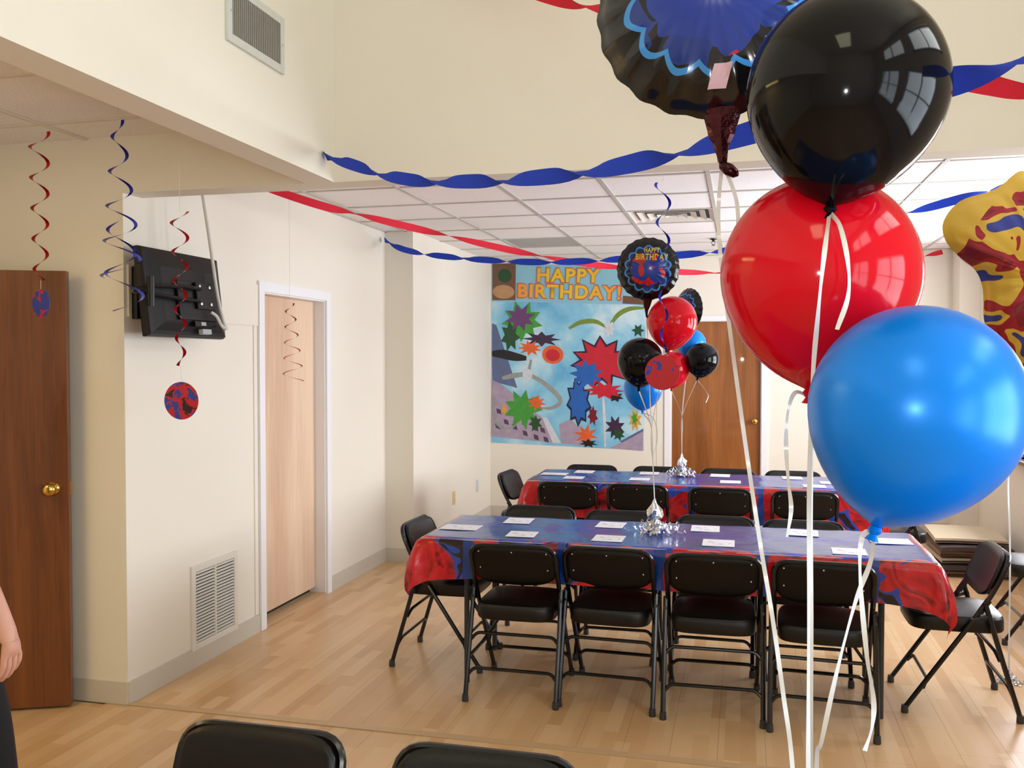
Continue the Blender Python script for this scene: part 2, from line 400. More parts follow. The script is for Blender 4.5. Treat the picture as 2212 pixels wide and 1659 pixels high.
sbox('wall_hallway', [(XA - .95, XA - .9, 1.9, 3.9, 0, 2.5), (XA - .9, XA - T, 1.85, 1.9, 0, 2.5), (XA - .9, XA - T, 3.9, 3.95, 0, 2.5), (XA - .95, XA - T, 1.85, 3.95, 2.5, 2.55)], 'paint')
# windows
wi = 0
for a, b in WINS + CLER:
    wi += 1; hi = (a, b) in CLER
    z0, z1 = (2.95, 3.75) if hi else (WZ0, WZ1)
    bm = bmesh.new(); X0, X1 = XR + .05, XR + .10; t = .045
    box(bm, X0, X1, a, a + t, z0, z1); box(bm, X0, X1, b - t, b, z0, z1); box(bm, X0, X1, a + t, b - t, z0, z0 + t); box(bm, X0, X1, a + t, b - t, z1 - t, z1)
    c = (a + b) / 2; box(bm, X0, X1, c - .03, c + .03, z0 + t, z1 - t)
    wo = struct(obj('window_%d' % wi, bm, 'winframe'))
    if not hi:
        for s0, s1 in ((a + t, c - .03), (c + .03, b - t)):
            bobj('sash_rail', X0 + .01, X1 - .01, s0, s1, (z0 + z1) / 2 - .018, (z0 + z1) / 2 + .018, 'winframe', wo)
    for s0, s1 in ((a + t, c - .03), (c + .03, b - t)):
        bobj('pane', X0 + .022, X0 + .028, s0, s1, z0 + t, z1 - t, 'glass', wo)
    bobj('window_sill', XR - .06, XR + .05, a - .05, b + .05, z0 - .03, z0, 'winframe', wo, .004)
# ceilings
ceil = sbox('ceiling', [(XL, XR, YH2, YJ, 2.69, 2.74), (XL2, XR, YJ, YB, 2.69, 2.74)], 'soffit')
def grid(parent, xs, ys, x0f, x1f, skip=(), bar='tbar'):
    cache = {}
    for yi in range(len(ys) - 1):
        for xi in range(len(xs) - 1):
            y0, y1 = ys[yi], ys[yi + 1]; x0, x1 = max(xs[xi], x0f((y0 + y1) / 2)), min(xs[xi + 1], x1f((y0 + y1) / 2))
            if x1 - x0 < .03 or (xi, yi) in skip: continue
            k = (round(x1 - x0, 3), round(y1 - y0, 3))
            if k not in cache:
                bm = bmesh.new(); box(bm, 0, x1 - x0, 0, y1 - y0, 0, .016); p = obj('ceiling_tile', bm, 'tile', parent); cache[k] = p.data
            else:
                p = bpy.data.objects.new('ceiling_tile', cache[k]); col.objects.link(p); p.parent = parent
            p.location = (x0, y0, ZC + .001)
    for x in xs[1:-1]:
        if x > x0f(ys[-1]) + .01: e = ys[-1]
        else: e = YJ
        if x > x0f(ys[0]) + .01 and x < x1f(ys[0]) - .01: bobj('grid_bar', x - .012, x + .012, ys[0], e, ZC - .006, ZC, bar, parent)
    for y in ys[1:-1]:
        bobj('grid_bar', x0f(y), x1f(y), y - .011, y + .011, ZC - .005, ZC + .0005, bar, parent)
    bobj('grid_bar', x0f(ys[0]), x0f(ys[0]) + .02, ys[0], min(ys[-1], YJ), ZC - .006, ZC, bar, parent)
xs = [XL] + [-2.01 + .606 * k for k in range(-1, 7)] + [XR]
ys = [YH2] + [7.04 + .607 * k for k in range(-5, 4)] + [YB]
grid(ceil, xs, ys, lambda y: XL if y < YJ - .1 else XL2, lambda y: XR if y < 8.98 else XR2, skip={(4, 5), (2, 7)})
bobj('grid_bar', XL, XL2, YJ - .02, YJ, ZC - .006, ZC, 'tbar', ceil)
bobj('grid_bar', XL2, XR2, YB - .02, YB, ZC - .006, ZC, 'tbar', ceil)
alc = sbox('ceiling_alcove', [(XA, XBI, YF, YH, 2.69, 2.74)], 'soffit')
xa = [XA, -3.60, -2.994, -2.388, XBI]; ya = [YF] + [3.45 + .607 * k for k in range(-9, 1)] + [YH]
grid(alc, xa, ya, lambda y: XA, lambda y: XBI, skip={(1, 6), (1, 7)}, bar='soffit')
sbox('ceiling_high', [(XB, XR + T, YF - T, YH, ZT, ZT + .1)], 'paint')
# baseboards
def baseb(name, x0, x1, y0, y1): return sbox(name, [(x0, x1, y0, y1, 0, .105)], 'base')
baseb('baseboard_left', XL, XL + .008, YH + .002, DY0 - .07); baseb('baseboard_left_rear', XL, XL + .008, DY1 + .07, YJ)
baseb('baseboard_alcove', XA, XL, YH - .008, YH); baseb('baseboard_jog', XL + .008, XL2 + .008, YJ - .008, YJ)
baseb('baseboard_recess', XL2, XL2 + .008, YJ, YB - .008); baseb('baseboard_back', XL2, BX0 - .07, YB - .008, YB)
baseb('baseboard_back_right', BX1 + .07, XR2 - .008, YB - .008, YB); baseb('baseboard_right', XR - .008, XR, YF, 8.97)
baseb('baseboard_right_rear', XR2 - .008, XR2, 8.972, YB - .008)
# corner bead strip and horizontal backing board near the television
sbox('trim_2', [(XL, XL + .012, YH + .02, DY0 - .075, 1.828, 2.07)], 'paint')
sbox('trim_3', [(XL, XL + .006, DY0 - .115, DY0 - .08, .11, 1.828)], 'paint')
sbox('trim_4', [(-.83, -.765, YB - .004, YB, .11, BZ)], 'paint')
# ------------------------------------------------------------------ doors
d1 = struct(bobj('door_1', XL - .115, XL - .075, DY0 + .012, DY1 - .012, .05, DZ - .01, 'birch'))
bm = bmesh.new(); c = .062
box(bm, XL, XL + .016, DY0 - c, DY0, 0, DZ + c); box(bm, XL, XL + .016, DY1, DY1 + c, 0, DZ + c); box(bm, XL, XL + .016, DY0, DY1, DZ, DZ + c)
obj('casing', bm, 'white_trim', d1, bevel=.003)
bm = bmesh.new(); box(bm, XL - T, XL, DY0, DY0 + .010, 0, DZ); box(bm, XL - T, XL, DY1 - .010, DY1, 0, DZ); box(bm, XL - T, XL, DY0 + .01, DY1 - .01, DZ - .008, DZ)
obj('jamb', bm, 'white_trim', d1)
bobj('threshold', XL - T, XL + .004, DY0 + .01, DY1 - .01, .0005, .012, plain('wood_threshold', srgb(200, 168, 128), .5), d1)
bobj('gap', XL - .135, XL - .12, DY0 + .012, DY1 - .012, .0, .06, 'dark_hole', d1)  # dark strip standing in for the shade under the door slab
d2 = struct(bobj('door_2', BX0 + .008, BX1 - .008, YB + .03, YB + .07, .01, BZ - .008, 'walnut_door'))
bm = bmesh.new()
box(bm, BX0 - .065, BX0, YB - .016, YB, 0, BZ + .05); box(bm, BX1, BX1 + .065, YB - .016, YB, 0, BZ + .05); box(bm, BX0, BX1, YB - .016, YB, BZ, BZ + .05)
obj('casing', bm, 'white_trim', d2, bevel=.003)
bm = bmesh.new(); box(bm, BX0, BX0 + .007, YB, YB + T, 0, BZ); box(bm, BX1 - .007, BX1, YB, YB + T, 0, BZ); box(bm, BX0, BX1, YB, YB + T, BZ - .007, BZ); obj('jamb', bm, 'white_trim', d2)
def knob(name, loc, mtx, parent):
    bm = bmesh.new(); lathe(bm, [(.001, 0), (.033, 0), (.033, .006), (.018, .012), (.012, .02), (.012, .032), (.022, .04), (.029, .052), (.028, .064), (.018, .072), (.001, .074)], 20, mtx)
    k = obj(name, bm, 'brass', parent, 'all'); k.location = loc; return k
knob('knob', (.118, YB + .03, 1.03), Matrix.Rotation(R_(90), 4, 'X'), d2)
# open oak door in the alcove (hinged at left, free edge by the wall)
fe = Vector((-3.04, 3.655, 0)); ang = math.atan2(.11, .245)
od = thing('oak_door', 'dark oak slab door swung open against the beige wall at left', 'door', fe, ang)
bobj('slab', -.84, 0, -.022, .022, .012, 2.035, 'oak_door', od, .002)
kk = knob('knob', (-.07, -.022, 1.03), Matrix.Rotation(R_(90), 4, 'X'), od)
knob('knob', (-.07, .022, 1.03), Matrix.Rotation(R_(-90), 4, 'X') @ Matrix.Scale(.5, 4, (0, 0, 1)), od)
bobj('latch', 0, .006, -.012, .012, 1.0, 1.06, 'brass', od)
for z in (.25, 1.02, 1.8): bobj('hinge', -.845, -.838, -.03, .015, z - .045, z + .045, 'brass', od)
sbox('trim_5', [(XA, XA + .016, AD0 - .06, AD0, 0, 2.12), (XA, XA + .016, AD1, AD1 + .06, 0, 2.12), (XA, XA + .016, AD0, AD1, 2.06, 2.12)], 'white_trim')
# ------------------------------------------------------------------ grilles, diffuser, lamp, sprinkler
g = thing('wall_vent', 'white return air grille with horizontal louvres low on left wall', 'vent', (XL, 4.245, .09))
W_, H_ = .45, .45
bm = bmesh.new(); f_ = .035
box(bm, 0, .012, 0, f_, 0, H_); box(bm, 0, .012, W_ - f_, W_, 0, H_); box(bm, 0, .012, f_, W_ - f_, 0, f_); box(bm, 0, .012, f_, W_ - f_, H_ - f_, H_)
obj('frame', bm, 'grille_white', g, bevel=.002); bobj('mullion', 0, .011, W_ / 2 - .006, W_ / 2 + .006, f_, H_ - f_, 'grille_white', g)
bobj('duct', .0005, .002, f_, W_ - f_, f_, H_ - f_, 'grille_dark', g)
nsl = 22; me = None
for k in range(nsl):
    z = f_ + (H_ - 2 * f_) * (k + .5) / nsl
    for y0, y1 in ((f_, W_ / 2 - .006), (W_ / 2 + .006, W_ - f_)):
        if me is None:
            bm = bmesh.new(); box(bm, .002, .011, 0, y1 - y0, -.0035, -.0025, None)
            for v in bm.verts:
                if v.co.x > .005: v.co.z -= .001
                else: v.co.z += .006
            s = obj('louvre', bm, 'grille_white', g); me = s.data
        else:
            s = bpy.data.objects.new('louvre', me); col.objects.link(s); s.parent = g
        s.location = (0, y0, z)
g = thing('wall_vent', 'grey framed supply grille with vertical slats high on the white bulkhead', 'vent', (XB, 2.865, 2.725))
W_, H_ = .405, .215; f_ = .03
bm = bmesh.new()
box(bm, 0, .012, 0, f_, 0, H_); box(bm, 0, .012, W_ - f_, W_, 0, H_); box(bm, 0, .012, f_, W_ - f_, 0, f_); box(bm, 0, .012, f_, W_ - f_, H_ - f_, H_)
obj('frame', bm, plain('pale_grey_metal', srgb(206, 208, 200), .4), g, bevel=.002); bobj('duct', .0005, .002, f_, W_ - f_, f_, H_ - f_, 'grille_dark', g)
for k in range(26):
    y = f_ + (W_ - 2 * f_) * (k + .5) / 26
    if k == 0: bm = bmesh.new(); box(bm, .002, .012, -.003, .003, f_, H_ - f_); s = obj('slat', bm, plain('grey_slat', srgb(150, 146, 136), .5), g); me = s.data
    else: s = bpy.data.objects.new('slat', me); col.objects.link(s); s.parent = g
    s.location = (0, y, 0)
for (yy, zz) in ((.02, H_ / 2), (W_ - .02, H_ / 2)):
    bm = bmesh.new(); lathe(bm, [(.004, 0), (.004, .002), (.001, .003)], 8, Matrix.Translation((.012, yy, zz)) @ Matrix.Rotation(R_(90), 4, 'Y')); obj('screw', bm, 'rivet', g)
# square four-way ceiling diffuser
dx, dy = (xs[4] + xs[5]) / 2, (ys[5] + ys[6]) / 2
g = thing('ceiling_diffuser', 'square stepped air diffuser set in the tile ceiling', 'vent', (dx, dy, ZC))
bobj('duct', -.29, .29, -.29, .29, .02, .026, 'grille_dark', g)
for k, s in enumerate((.30, .235, .17, .105, .045)):
    bm = bmesh.new(); z0 = -.004 + .0 * k; i_ = s - .045
    a = [Vector((x * s, y * s, -.004)) for x, y in ((-1, -1), (1, -1), (1, 1), (-1, 1))]; b = [Vector((p.x * i_ / s, p.y * i_ / s, .016)) for p in a]
    b2 = [p + Vector((0, 0, .003)) for p in b]; a2 = [p + Vector((0, 0, .003)) for p in a]
    rings(bm, [a, b, b2, a2, a], caps=False); obj('diffuser_ring', bm, 'grille_white', g)
lx, ly = (xs[2] + xs[3]) / 2, (ys[7] + ys[8]) / 2
g = thing('ceiling_light', 'unlit grey lens light panel in the ceiling near the banner', 'light', (lx, ly, ZC))
bobj('lens', -.285, .285, -.285, .285, .0, .012, 'lens', g)
bm = bmesh.new()
for q in ((-.295, -.285, -.295, .295), (.285, .295, -.295, .295), (-.285, .285, -.295, -.285), (-.285, .285, .285, .295)): box(bm, *q, -.002, .02)
obj('frame', bm, 'tbar', g)
g = thing('sprinkler_head', 'small dark fire sprinkler head under the tile ceiling', 'sprinkler', (-.247, 8.03, ZC - .006))
bm = bmesh.new(); lathe(bm, [(.001, 0), (.03, 0), (.028, -.006), (.012, -.008), (.011, -.022), (.001, -.022)], 14); obj('escutcheon', bm, 'tvdark', g)
bm = bmesh.new(); tube(bm, [(-.01, 0, -.02), (-.016, 0, -.035), (0, 0, -.052)], .003, 6); tube(bm, [(.01, 0, -.02), (.016, 0, -.035), (0, 0, -.052)], .003, 6); obj('yoke', bm, 'tvdark', g)
bm = bmesh.new(); lathe(bm, [(.001, -.052), (.016, -.052), (.016, -.055), (.001, -.055)], 12); obj('deflector', bm, 'tvdark', g)
# warm lit troffer in the alcove (lights the left side)
tx, ty = (xa[1] + xa[2]) / 2, (ya[6] + ya[8]) / 2
g = thing('ceiling_light', 'lit warm fluorescent troffer in the alcove ceiling', 'light', (tx, ty, ZC))
bobj('diffuser', -.29, .29, -.59, .59, .0, .01, emit_mat('warm_tube_light', (1, .72, .26, 1), 9), g)
bm = bmesh.new()
for q in ((-.303, -.29, -.607, .607), (.29, .303, -.607, .607), (-.29, .29, -.607, -.59), (-.29, .29, .59, .607)): box(bm, *q, -.002, .02)
obj('frame', bm, 'tbar', g)
g = thing('ceiling_light', 'added unseen warm fill panel on the high ceiling above the camera', 'light', (-.2, -.9, ZT))  # added lamp, out of view, to warm and brighten the tall wall
bobj('diffuser', -.3, .3, -.6, .6, -.05, -.04, emit_mat('added_warm_fill', (1, .92, .62, 1), 6), g)
bm = bmesh.new()
for q in ((-.32, -.3, -.62, .62), (.3, .32, -.62, .62), (-.3, .3, -.62, -.6), (-.3, .3, .6, .62)): box(bm, *q, -.055, 0)
obj('frame', bm, 'tbar', g)
# outlet and plate
g = thing('wall_outlet', 'ivory duplex outlet on the recessed left wall', 'outlet', (XL2, 8.03, .365))
bobj('cover_plate', 0, .006, -.038, .038, -.06, .06, 'outlet', g, .002)
for z in (-.022, .022):
    rc = bobj('receptacle', .006, .009, -.015, .015, z - .014, z + .014, 'outlet', g, .002)
    for y in (-.006, .006): bobj('slot', .009, .0093, y - .001, y + .001, z - .004, z + .005, 'dark_hole', rc)
g = thing('wall_plate', 'blank grey cover plate on the wall by the far corner', 'plate', (XL2, 8.80, .375))
bobj('cover_plate', 0, .006, -.036, .036, -.058, .058, 'plate_grey', g, .002)
for z in (-.03, .03):
    bm = bmesh.new(); lathe(bm, [(.003, 0), (.003, .0015), (.001, .002)], 8, Matrix.Translation((.006, 0, z)) @ Matrix.Rotation(R_(90), 4, 'Y')); obj('screw', bm, 'rivet', g)
# ------------------------------------------------------------------ television on its wall arm
tv = thing('television', 'black flat television with its back to the room on a wall arm', 'television', (-2.632, 3.968, 1.94))
tv.rotation_euler = (0, R_(-6.8), 0)
w2, h2 = .318, .208
bobj('bezel', -.035, -.005, -w2, w2, -h2, h2, 'tvblack', tv, .006)
bobj('screen', -.0365, -.0352, -w2 + .02, w2 - .02, -h2 + .02, h2 - .02, 'screen', tv)
def rect(x, a, b, dz=0): return [Vector((x, -a, -b + dz)), Vector((x, a, -b + dz)), Vector((x, a, b + dz)), Vector((x, -a, b + dz))]
bm = bmesh.new(); rings(bm, [rect(-.006, w2 - .004, h2 - .004), rect(.006, w2 - .008, h2 - .008), rect(.012, w2 - .03, h2 - .025), rect(.030, .235, .135, -.01), rect(.034, .225, .125, -.01)])
sh = obj('rear_shell', bm, 'tvblack', tv)
bobj('rear_hump', .034, .05, -.13, .19, -.13, .06, 'tvblack', sh, .006)
bobj('connector_panel', .034, .052, -.02, .16, -.16, -.135, 'tvdark', sh)
M['label'] = plain('pale_label', srgb(168, 172, 176), .5)
for (y0, y1, z0, z1) in ((.035, .11, -.196, -.172), (.03, .07, -.155, -.138)):
    bobj('rating_label', .0305, .0535, y0, y1, z0, z1, 'label', sh)
bm = bmesh.new(); box(bm, .05, .066, .0, .135, -.075, .055); obj('vesa_plate', bm, 'tvdark', tv, bevel=.004)
for y in (.025, .11):
    for z in (-.05, .035):
        bm = bmesh.new(); lathe(bm, [(.001, 0), (.009, 0), (.009, .006), (.001, .008)], 10, Matrix.Translation((.066, y, z)) @ Matrix.Rotation(R_(90), 4, 'Y')); obj('bolt', bm, 'rivet', tv)
mt = thing('swing_bracket', 'black swing arm bracket holding the television to the wall', 'bracket', (XL + .012, 3.83, 1.94))
bobj('wall_plate', 0, .03, -.055, .055, -.123, .123, 'tvdark', mt, .004)
bm = bmesh.new(); tube(bm, [(.045, -.03, -.11), (.045, -.03, .11)], .016, 10); obj('pivot_post', bm, 'tvdark', mt, True)
bm = bmesh.new(); tube(bm, fillet([(.045, -.03, 0), (.12, -.20, 0), (.205, -.205, 0)], .05), .016, 8); obj('arm', bm, 'tvdark', mt, True)
bm = bmesh.new(); tube(bm, [(.21, -.205, -.075), (.21, -.205, .06)], .018, 10); obj('knuckle', bm, 'tvdark', mt, True)
for dz in (-.03, .03):
    bm = bmesh.new(); tube(bm, [(.213, -.2, dz * .6), (.228, .02, dz), (.226, .16, dz)], .010, 8); obj('arm', bm, 'tvdark', mt, True)
bm = bmesh.new()
p = smooth_path([(-2.62, 4.06, 2.66), (-2.60, 4.075, 2.45), (-2.575, 4.10, 2.2), (-2.555, 4.13, 1.95), (-2.535, 4.16, 1.80)], 6)
tube(bm, p, .0085, 8); cb_ = tag(obj('power_cable', bm, 'cable', None, True), 'white cable dropping from the ceiling behind the television', 'cable')
bm = bmesh.new(); tube(bm, [(-2.535, 4.16, 1.80), (-2.53, 4.165, 1.775)], .012, 8); obj('plug', bm, 'cable', cb_, True)
bm = bmesh.new(); tube(bm, smooth_path([(-2.545, 4.055, 1.86), (-2.53, 4.08, 1.84), (-2.53, 4.12, 1.80), (-2.533, 4.155, 1.785)], 5), .008, 8); obj('jumper_lead', bm, 'cable', cb_, True)
# ------------------------------------------------------------------ tables, cloths
def table(x0, x1, y0, y1, label, ins=.22, yo=.085):
    cx, cy = (x0 + x1) / 2, (y0 + y1) / 2; t = thing('folding_table', label, 'table', (cx, cy, 0), 0, 'folding banquet tables')
    L, W = x1 - x0, y1 - y0
    bobj('tabletop', -L / 2, L / 2, -W / 2, W / 2, .70, .738, plain('table_laminate', srgb(170, 160, 146), .5), t, .006)
    for sx in (-1, 1):
        for sy in (-1, 1):
            bm = bmesh.new(); tube(bm, [(sx * (L / 2 - ins), sy * (W / 2 - yo), .70), (sx * (L / 2 - ins), sy * (W / 2 - yo), 0)], .014, 8); obj('leg', bm, 'rubber', t, True)
        bm = bmesh.new(); tube(bm, [(sx * (L / 2 - ins), -W / 2 + yo, .12), (sx * (L / 2 - ins), W / 2 - yo, .12)], .010, 8); obj('stretcher', bm, 'black_metal', t, True)
        bm = bmesh.new(); tube(bm, [(sx * (L / 2 - ins), 0, .12), (sx * (L / 2 - .62), 0, .69)], .008, 8); obj('brace', bm, 'black_metal', t, True)
    return t
cm = {}
def cloth(x0, x1, y0, y1, drop, label, seed):
    cx, cy = (x0 + x1) / 2, (y0 + y1) / 2; L, W = x1 - x0, y1 - y0; rnd = random.Random(seed)
    ph = [rnd.random() * 6.28 for _ in range(8)]; st = .03
    nu, nv = int((L + 2 * drop) / st), int((W + 2 * drop) / st); bm = bmesh.new(); uvl = bm.loops.layers.uv.new('UVMap'); g_ = []; uvs = {}
    for j in range(nv + 1):
        row = []
        for i in range(nu + 1):
            u = -L / 2 - drop + (L + 2 * drop) * i / nu; v = -W / 2 - drop + (W + 2 * drop) * j / nv
            du, dv = max(0, abs(u) - L / 2), max(0, abs(v) - W / 2); su, sv = (1 if u > 0 else -1), (1 if v > 0 else -1)
            rip = .012 * math.sin(u * 17 + ph[0]) + .009 * math.sin(u * 31 + v * 9 + ph[1]); rip2 = .012 * math.sin(v * 19 + ph[2]) + .006 * math.sin(v * 41 + ph[3])
            x, y, z = max(-L / 2, min(L / 2, u)), max(-W / 2, min(W / 2, v)), .742
            z += .0012 * math.sin(u * 9 + ph[4]) * math.sin(v * 11 + ph[5]) + .001 * math.sin(u * 23 + v * 17)
            if du > 0 and dv > 0:
                r = math.hypot(du, dv); a = math.atan2(dv, du); k = .010 + .17 * r + .01 * math.sin(a * 9 + ph[6]) * r / drop
                a2 = a + .35 * math.sin(2 * a) * 0; x += su * k * math.cos(a2); y += sv * k * math.sin(a2); z -= r * 1.22; k += .035 * math.sin(math.pi * min(1, r / (drop * 1.41))); x += su * .035 * math.sin(math.pi * min(1, r / (drop * 1.41))) * math.cos(a2); y += sv * .02 * math.sin(math.pi * min(1, r / (drop * 1.41))) * math.sin(a2)
            elif du > 0:
                x += su * (.010 + .05 * du + rip2 * du / drop); z -= du * (1 + .22 * math.exp(-(W / 2 - abs(v)) / .09))
            elif dv > 0:
                y += sv * (.010 + .03 * dv + (rip * .6 + .004) * dv / drop); z -= dv * (1 + .22 * math.exp(-(L / 2 - abs(u)) / .09))
            vv = bm.verts.new((x, y, z)); uvs[vv] = (u, v); row.append(vv)
        g_.append(row)
    for j in range(nv):
        for i in range(nu):
            f = bm.faces.new((g_[j][i], g_[j][i + 1], g_[j + 1][i + 1], g_[j + 1][i]))
            for lp in f.loops: lp[uvl].uv = uvs[lp.vert]
    k = (round(L, 3), round(W, 3))
    if k not in cm: cm[k] = cloth_mat(L, W)
    o = obj('tablecloth', bm, cm[k], None, 'all', recalc=False); o.location = (cx, cy, 0)
    return tag(o, label, 'tablecloth', 'printed plastic tablecloths')
T1 = (-1.56, .835, 4.335, 5.04); T2 = (-1.545, .88, 6.62, 7.315); T0 = (-1.45, .95, .93, 1.66)
table(*T1, 'long folding table under a blue and red cloth, nearer of the two in view')
table(*T2, 'long folding table under a blue and red cloth, farther one near the banner', .07, .06)
table(*T0, 'long folding table in the foreground below the big balloons')
cloth(*T1, .192, 'blue and red plastic tablecloth on the nearer long table', 1)
cloth(*T2, .265, 'blue and red plastic tablecloth on the farther long table', 2)
cloth(*T0, .265, 'blue and red plastic tablecloth on the foreground table below the big balloons', 3)
# ------------------------------------------------------------------ folding chairs
def chair_proto(label, loc, rz, group):
    t = thing('folding_chair', label, 'chair', loc, rz, group); r = .0115; X = .207
    up = lambda z: .24 - .37 * z / .58 if z < .58 else -.13 - .07 * (z - .58) / .17
    for s in (-1, 1):
        bm = bmesh.new(); tube(bm, [(s * X, .24, .022), (s * X, up(.44), .44)], r, 8); obj('leg', bm, 'black_metal', t, True)
        bm = bmesh.new(); tube(bm, [(s * .219, -.24, .022), (s * .219, -.165, .27), (s * .217, -.092, .525)], r, 8); obj('leg', bm, 'black_metal', t, True)
        for x, y in ((s * X, .24), (s * .219, -.24)):
            bm = bmesh.new(); lathe(bm, [(.001, 0), (.0155, 0), (.0165, .008), (.0145, .035), (.001, .036)], 10, Matrix.Translation((x, y, 0))); obj('foot_cap', bm, 'rubber', t, True)
        bm = bmesh.new(); box(bm, s * .209 - .003, s * .209 + .003, -.014, .014, -.02, .05, Matrix.Translation((0, up(.50) - .002, .50)) @ Matrix.Rotation(R_(32), 4, 'X')); obj('hinge_link', bm, 'black_metal', t)
        bm = bmesh.new(); tube(bm, [(s * .219, -.118, .475), (s * .214, up(.45) + .012, .448)], .009, 6); obj('hinge_link', bm, 'black_metal', t, True)
    bm = bmesh.new(); tube(bm, fillet([(-X, up(.44), .44), (-X, up(.58), .58), (-X - .004, up(.742), .742), (X + .004, up(.742), .742), (X, up(.58), .58), (X, up(.44), .44)], .075, 6), r, 8); obj('back_frame', bm, 'black_metal', t, True)
    for y, z, x, dz, nm in ((-.197, .15, .219, .035, 'stretcher'), (-.142, .305, .218, .035, 'stretcher'), (.141, .155, X, .035, 'stretcher')):
        ye = y + .022 if y > 0 else y - .012
        bm = bmesh.new(); tube(bm, fillet([(-x, ye, z - dz), (-x + .03, y, z), (x - .03, y, z), (x, ye, z - dz)], .03, 4), .0085, 8); obj(nm, bm, 'black_metal', t, True)
    # backrest: curved padded panel
    def panel(off0, off1, wd, z0, z1, sag, name, m, parent, nx=18, nz=8):
        bm = bmesh.new(); fr, bk = [], []
        for j in range(nz + 1):
            a_, b_ = [], []
            for i in range(nx + 1):
                u = -1 + 2 * i / nx; v = j / nz; z = z0 + (z1 - z0) * v - sag * (1 - u * u) * (1 - v)
                cr = 1 - .10 * abs(2 * v - 1) ** 5; z = (z0 + z1) / 2 + (z - (z0 + z1) / 2) * (1 - .20 * abs(u) ** 7)
                x = u * wd * cr; y = up(max(.5, z)) - .018 * (1 - u * u)
                a_.append(Vector((x, y + off0, z))); b_.append(Vector((x, y + off1, z)))
            fr.append(a_); bk.append(b_)
        V = [[bm.verts.new(p) for p in r_] for r_ in fr]; Wv = [[bm.verts.new(p) for p in r_] for r_ in bk]
        for j in range(nz):
            for i in range(nx):
                bm.faces.new((V[j][i], V[j][i + 1], V[j + 1][i + 1], V[j + 1][i])); bm.faces.new((Wv[j][i], Wv[j + 1][i], Wv[j + 1][i + 1], Wv[j][i + 1]))
        per = [(0, i) for i in range(nx)] + [(j, nx) for j in range(nz)] + [(nz, i) for i in range(nx, 0, -1)] + [(j, 0) for j in range(nz, 0, -1)]
        for (a, b) in zip(per, per[1:] + per[:1]): bm.faces.new((V[a[0]][a[1]], Wv[a[0]][a[1]], Wv[b[0]][b[1]], V[b[0]][b[1]]))
        return obj(name, bm, m, parent, 'all')
    bk = panel(-.006, .012, .200, .555, .738, .012, 'backrest', 'hardboard', t)
    panel(.012, .034, .203, .553, .748, .012, 'back_cushion', 'vinyl', bk)
    for x, z in ((-.165, .712), (0, .716), (.165, .712), (-.165, .628), (.165, .628)):
        y = up(z) - .018 * (1 - (x / .2) ** 2) - .006
        bm = bmesh.new(); lathe(bm, [(.001, -.003), (.0035, -.0025), (.0045, 0), (.001, 0.002)], 8, Matrix.Translation((x, y, z)) @ Matrix.Rotation(R_(-90), 4, 'X')); obj('rivet', bm, 'rivet', bk)
    # seat
    bm = bmesh.new(); out = []
    for k in range(28):
        a = k / 28 * 2 * math.pi; c, s = math.cos(a), math.sin(a); n_ = 5.0
        x = abs(c) ** (2 / n_) * (1 if c > 0 else -1); y = abs(s) ** (2 / n_) * (1 if s > 0 else -1)
        out.append((x * .194, y * .207))
    def rg(k, z): return [Vector((x * k, y * k + .01, z)) for x, y in out]
    rings(bm, [rg(.98, .385), rg(1, .392), rg(1, .438), rg(.985, .446)]); st = obj('seat', bm, 'vinyl', t, True)
    bm = bmesh.new(); rings(bm, [rg(.985, .4462), rg(.96, .455), rg(.85, .462), rg(.4, .466)]); obj('seat_cushion', bm, 'vinyl', st, True)
    return t
CH = []
for i, (x, y, a) in enumerate(((-1.053, 4.405, 0), (-.60, 4.44, -2), (-.125, 4.41, 1), (.356, 4.37, -3))):
    CH.append((x, y, a, 'black folding chair with its back to us at the nearer table, %s from left' % ['first', 'second', 'third', 'fourth'][i], 'chairs along the near side of the nearer table'))
for i, (x, y, a) in enumerate(((-1.17, 5.19, 180), (-.667, 5.13, 181), (-.145, 5.075, 179), (.325, 5.04, 180))):
    CH.append((x, y, a, 'black folding chair facing us behind the nearer table, %s from left' % ['first', 'second', 'third', 'fourth'][i], 'chairs along the far side of the nearer table'))
for i, (x, y, a) in enumerate(((-1.22, 6.68, 0), (-.72, 6.69, 1), (-.14, 6.63, -1), (.41, 6.61, 0))):
    CH.append((x, y, a, 'black folding chair with its back to us at the farther table, %s from left' % ['first', 'second', 'third', 'fourth'][i], 'chairs along the near side of the farther table'))
for i, (x, y, a) in enumerate(((-1.216, 7.42, 180), (-.66, 7.43, 180), (-.11, 7.41, 180), (.39, 7.38, 180))):
    CH.append((x, y, a, 'black folding chair facing us behind the farther table, %s from left' % ['first', 'second', 'third', 'fourth'][i], 'chairs along the far side of the farther table'))
CH += [(-1.555, 4.77, -90, 'black folding chair at the left end of the nearer table', 'chairs at the table ends'),
       (.975, 4.73, 90, 'black folding chair at the right end of the nearer table, seen from its side', 'chairs at the table ends'),
       (-1.61, 7.0, -94, 'black folding chair at the left end of the farther table', 'chairs at the table ends'),
       (1.03, 6.86, 90, 'black folding chair at the right end of the farther table, half hidden by balloon', 'chairs at the table ends'),
       (1.70, 5.95, 90, 'black folding chair by the right wall at the photo edge', 'chairs at the table ends'),
       (-1.10, 1.77, 180, 'foreground black folding chair backrest at bottom edge, left one', 'foreground chairs'),
       (-.55, 1.77, 180, 'foreground black folding chair backrest at bottom edge, right one', 'foreground chairs')]
c0 = None
for x, y, a, lb, gp in CH:
    if c0 is None: c0 = chair_proto(lb, (x, y, 0), R_(a), gp)
    else: dup(c0, (x, y, 0), R_(a), lb, gp)
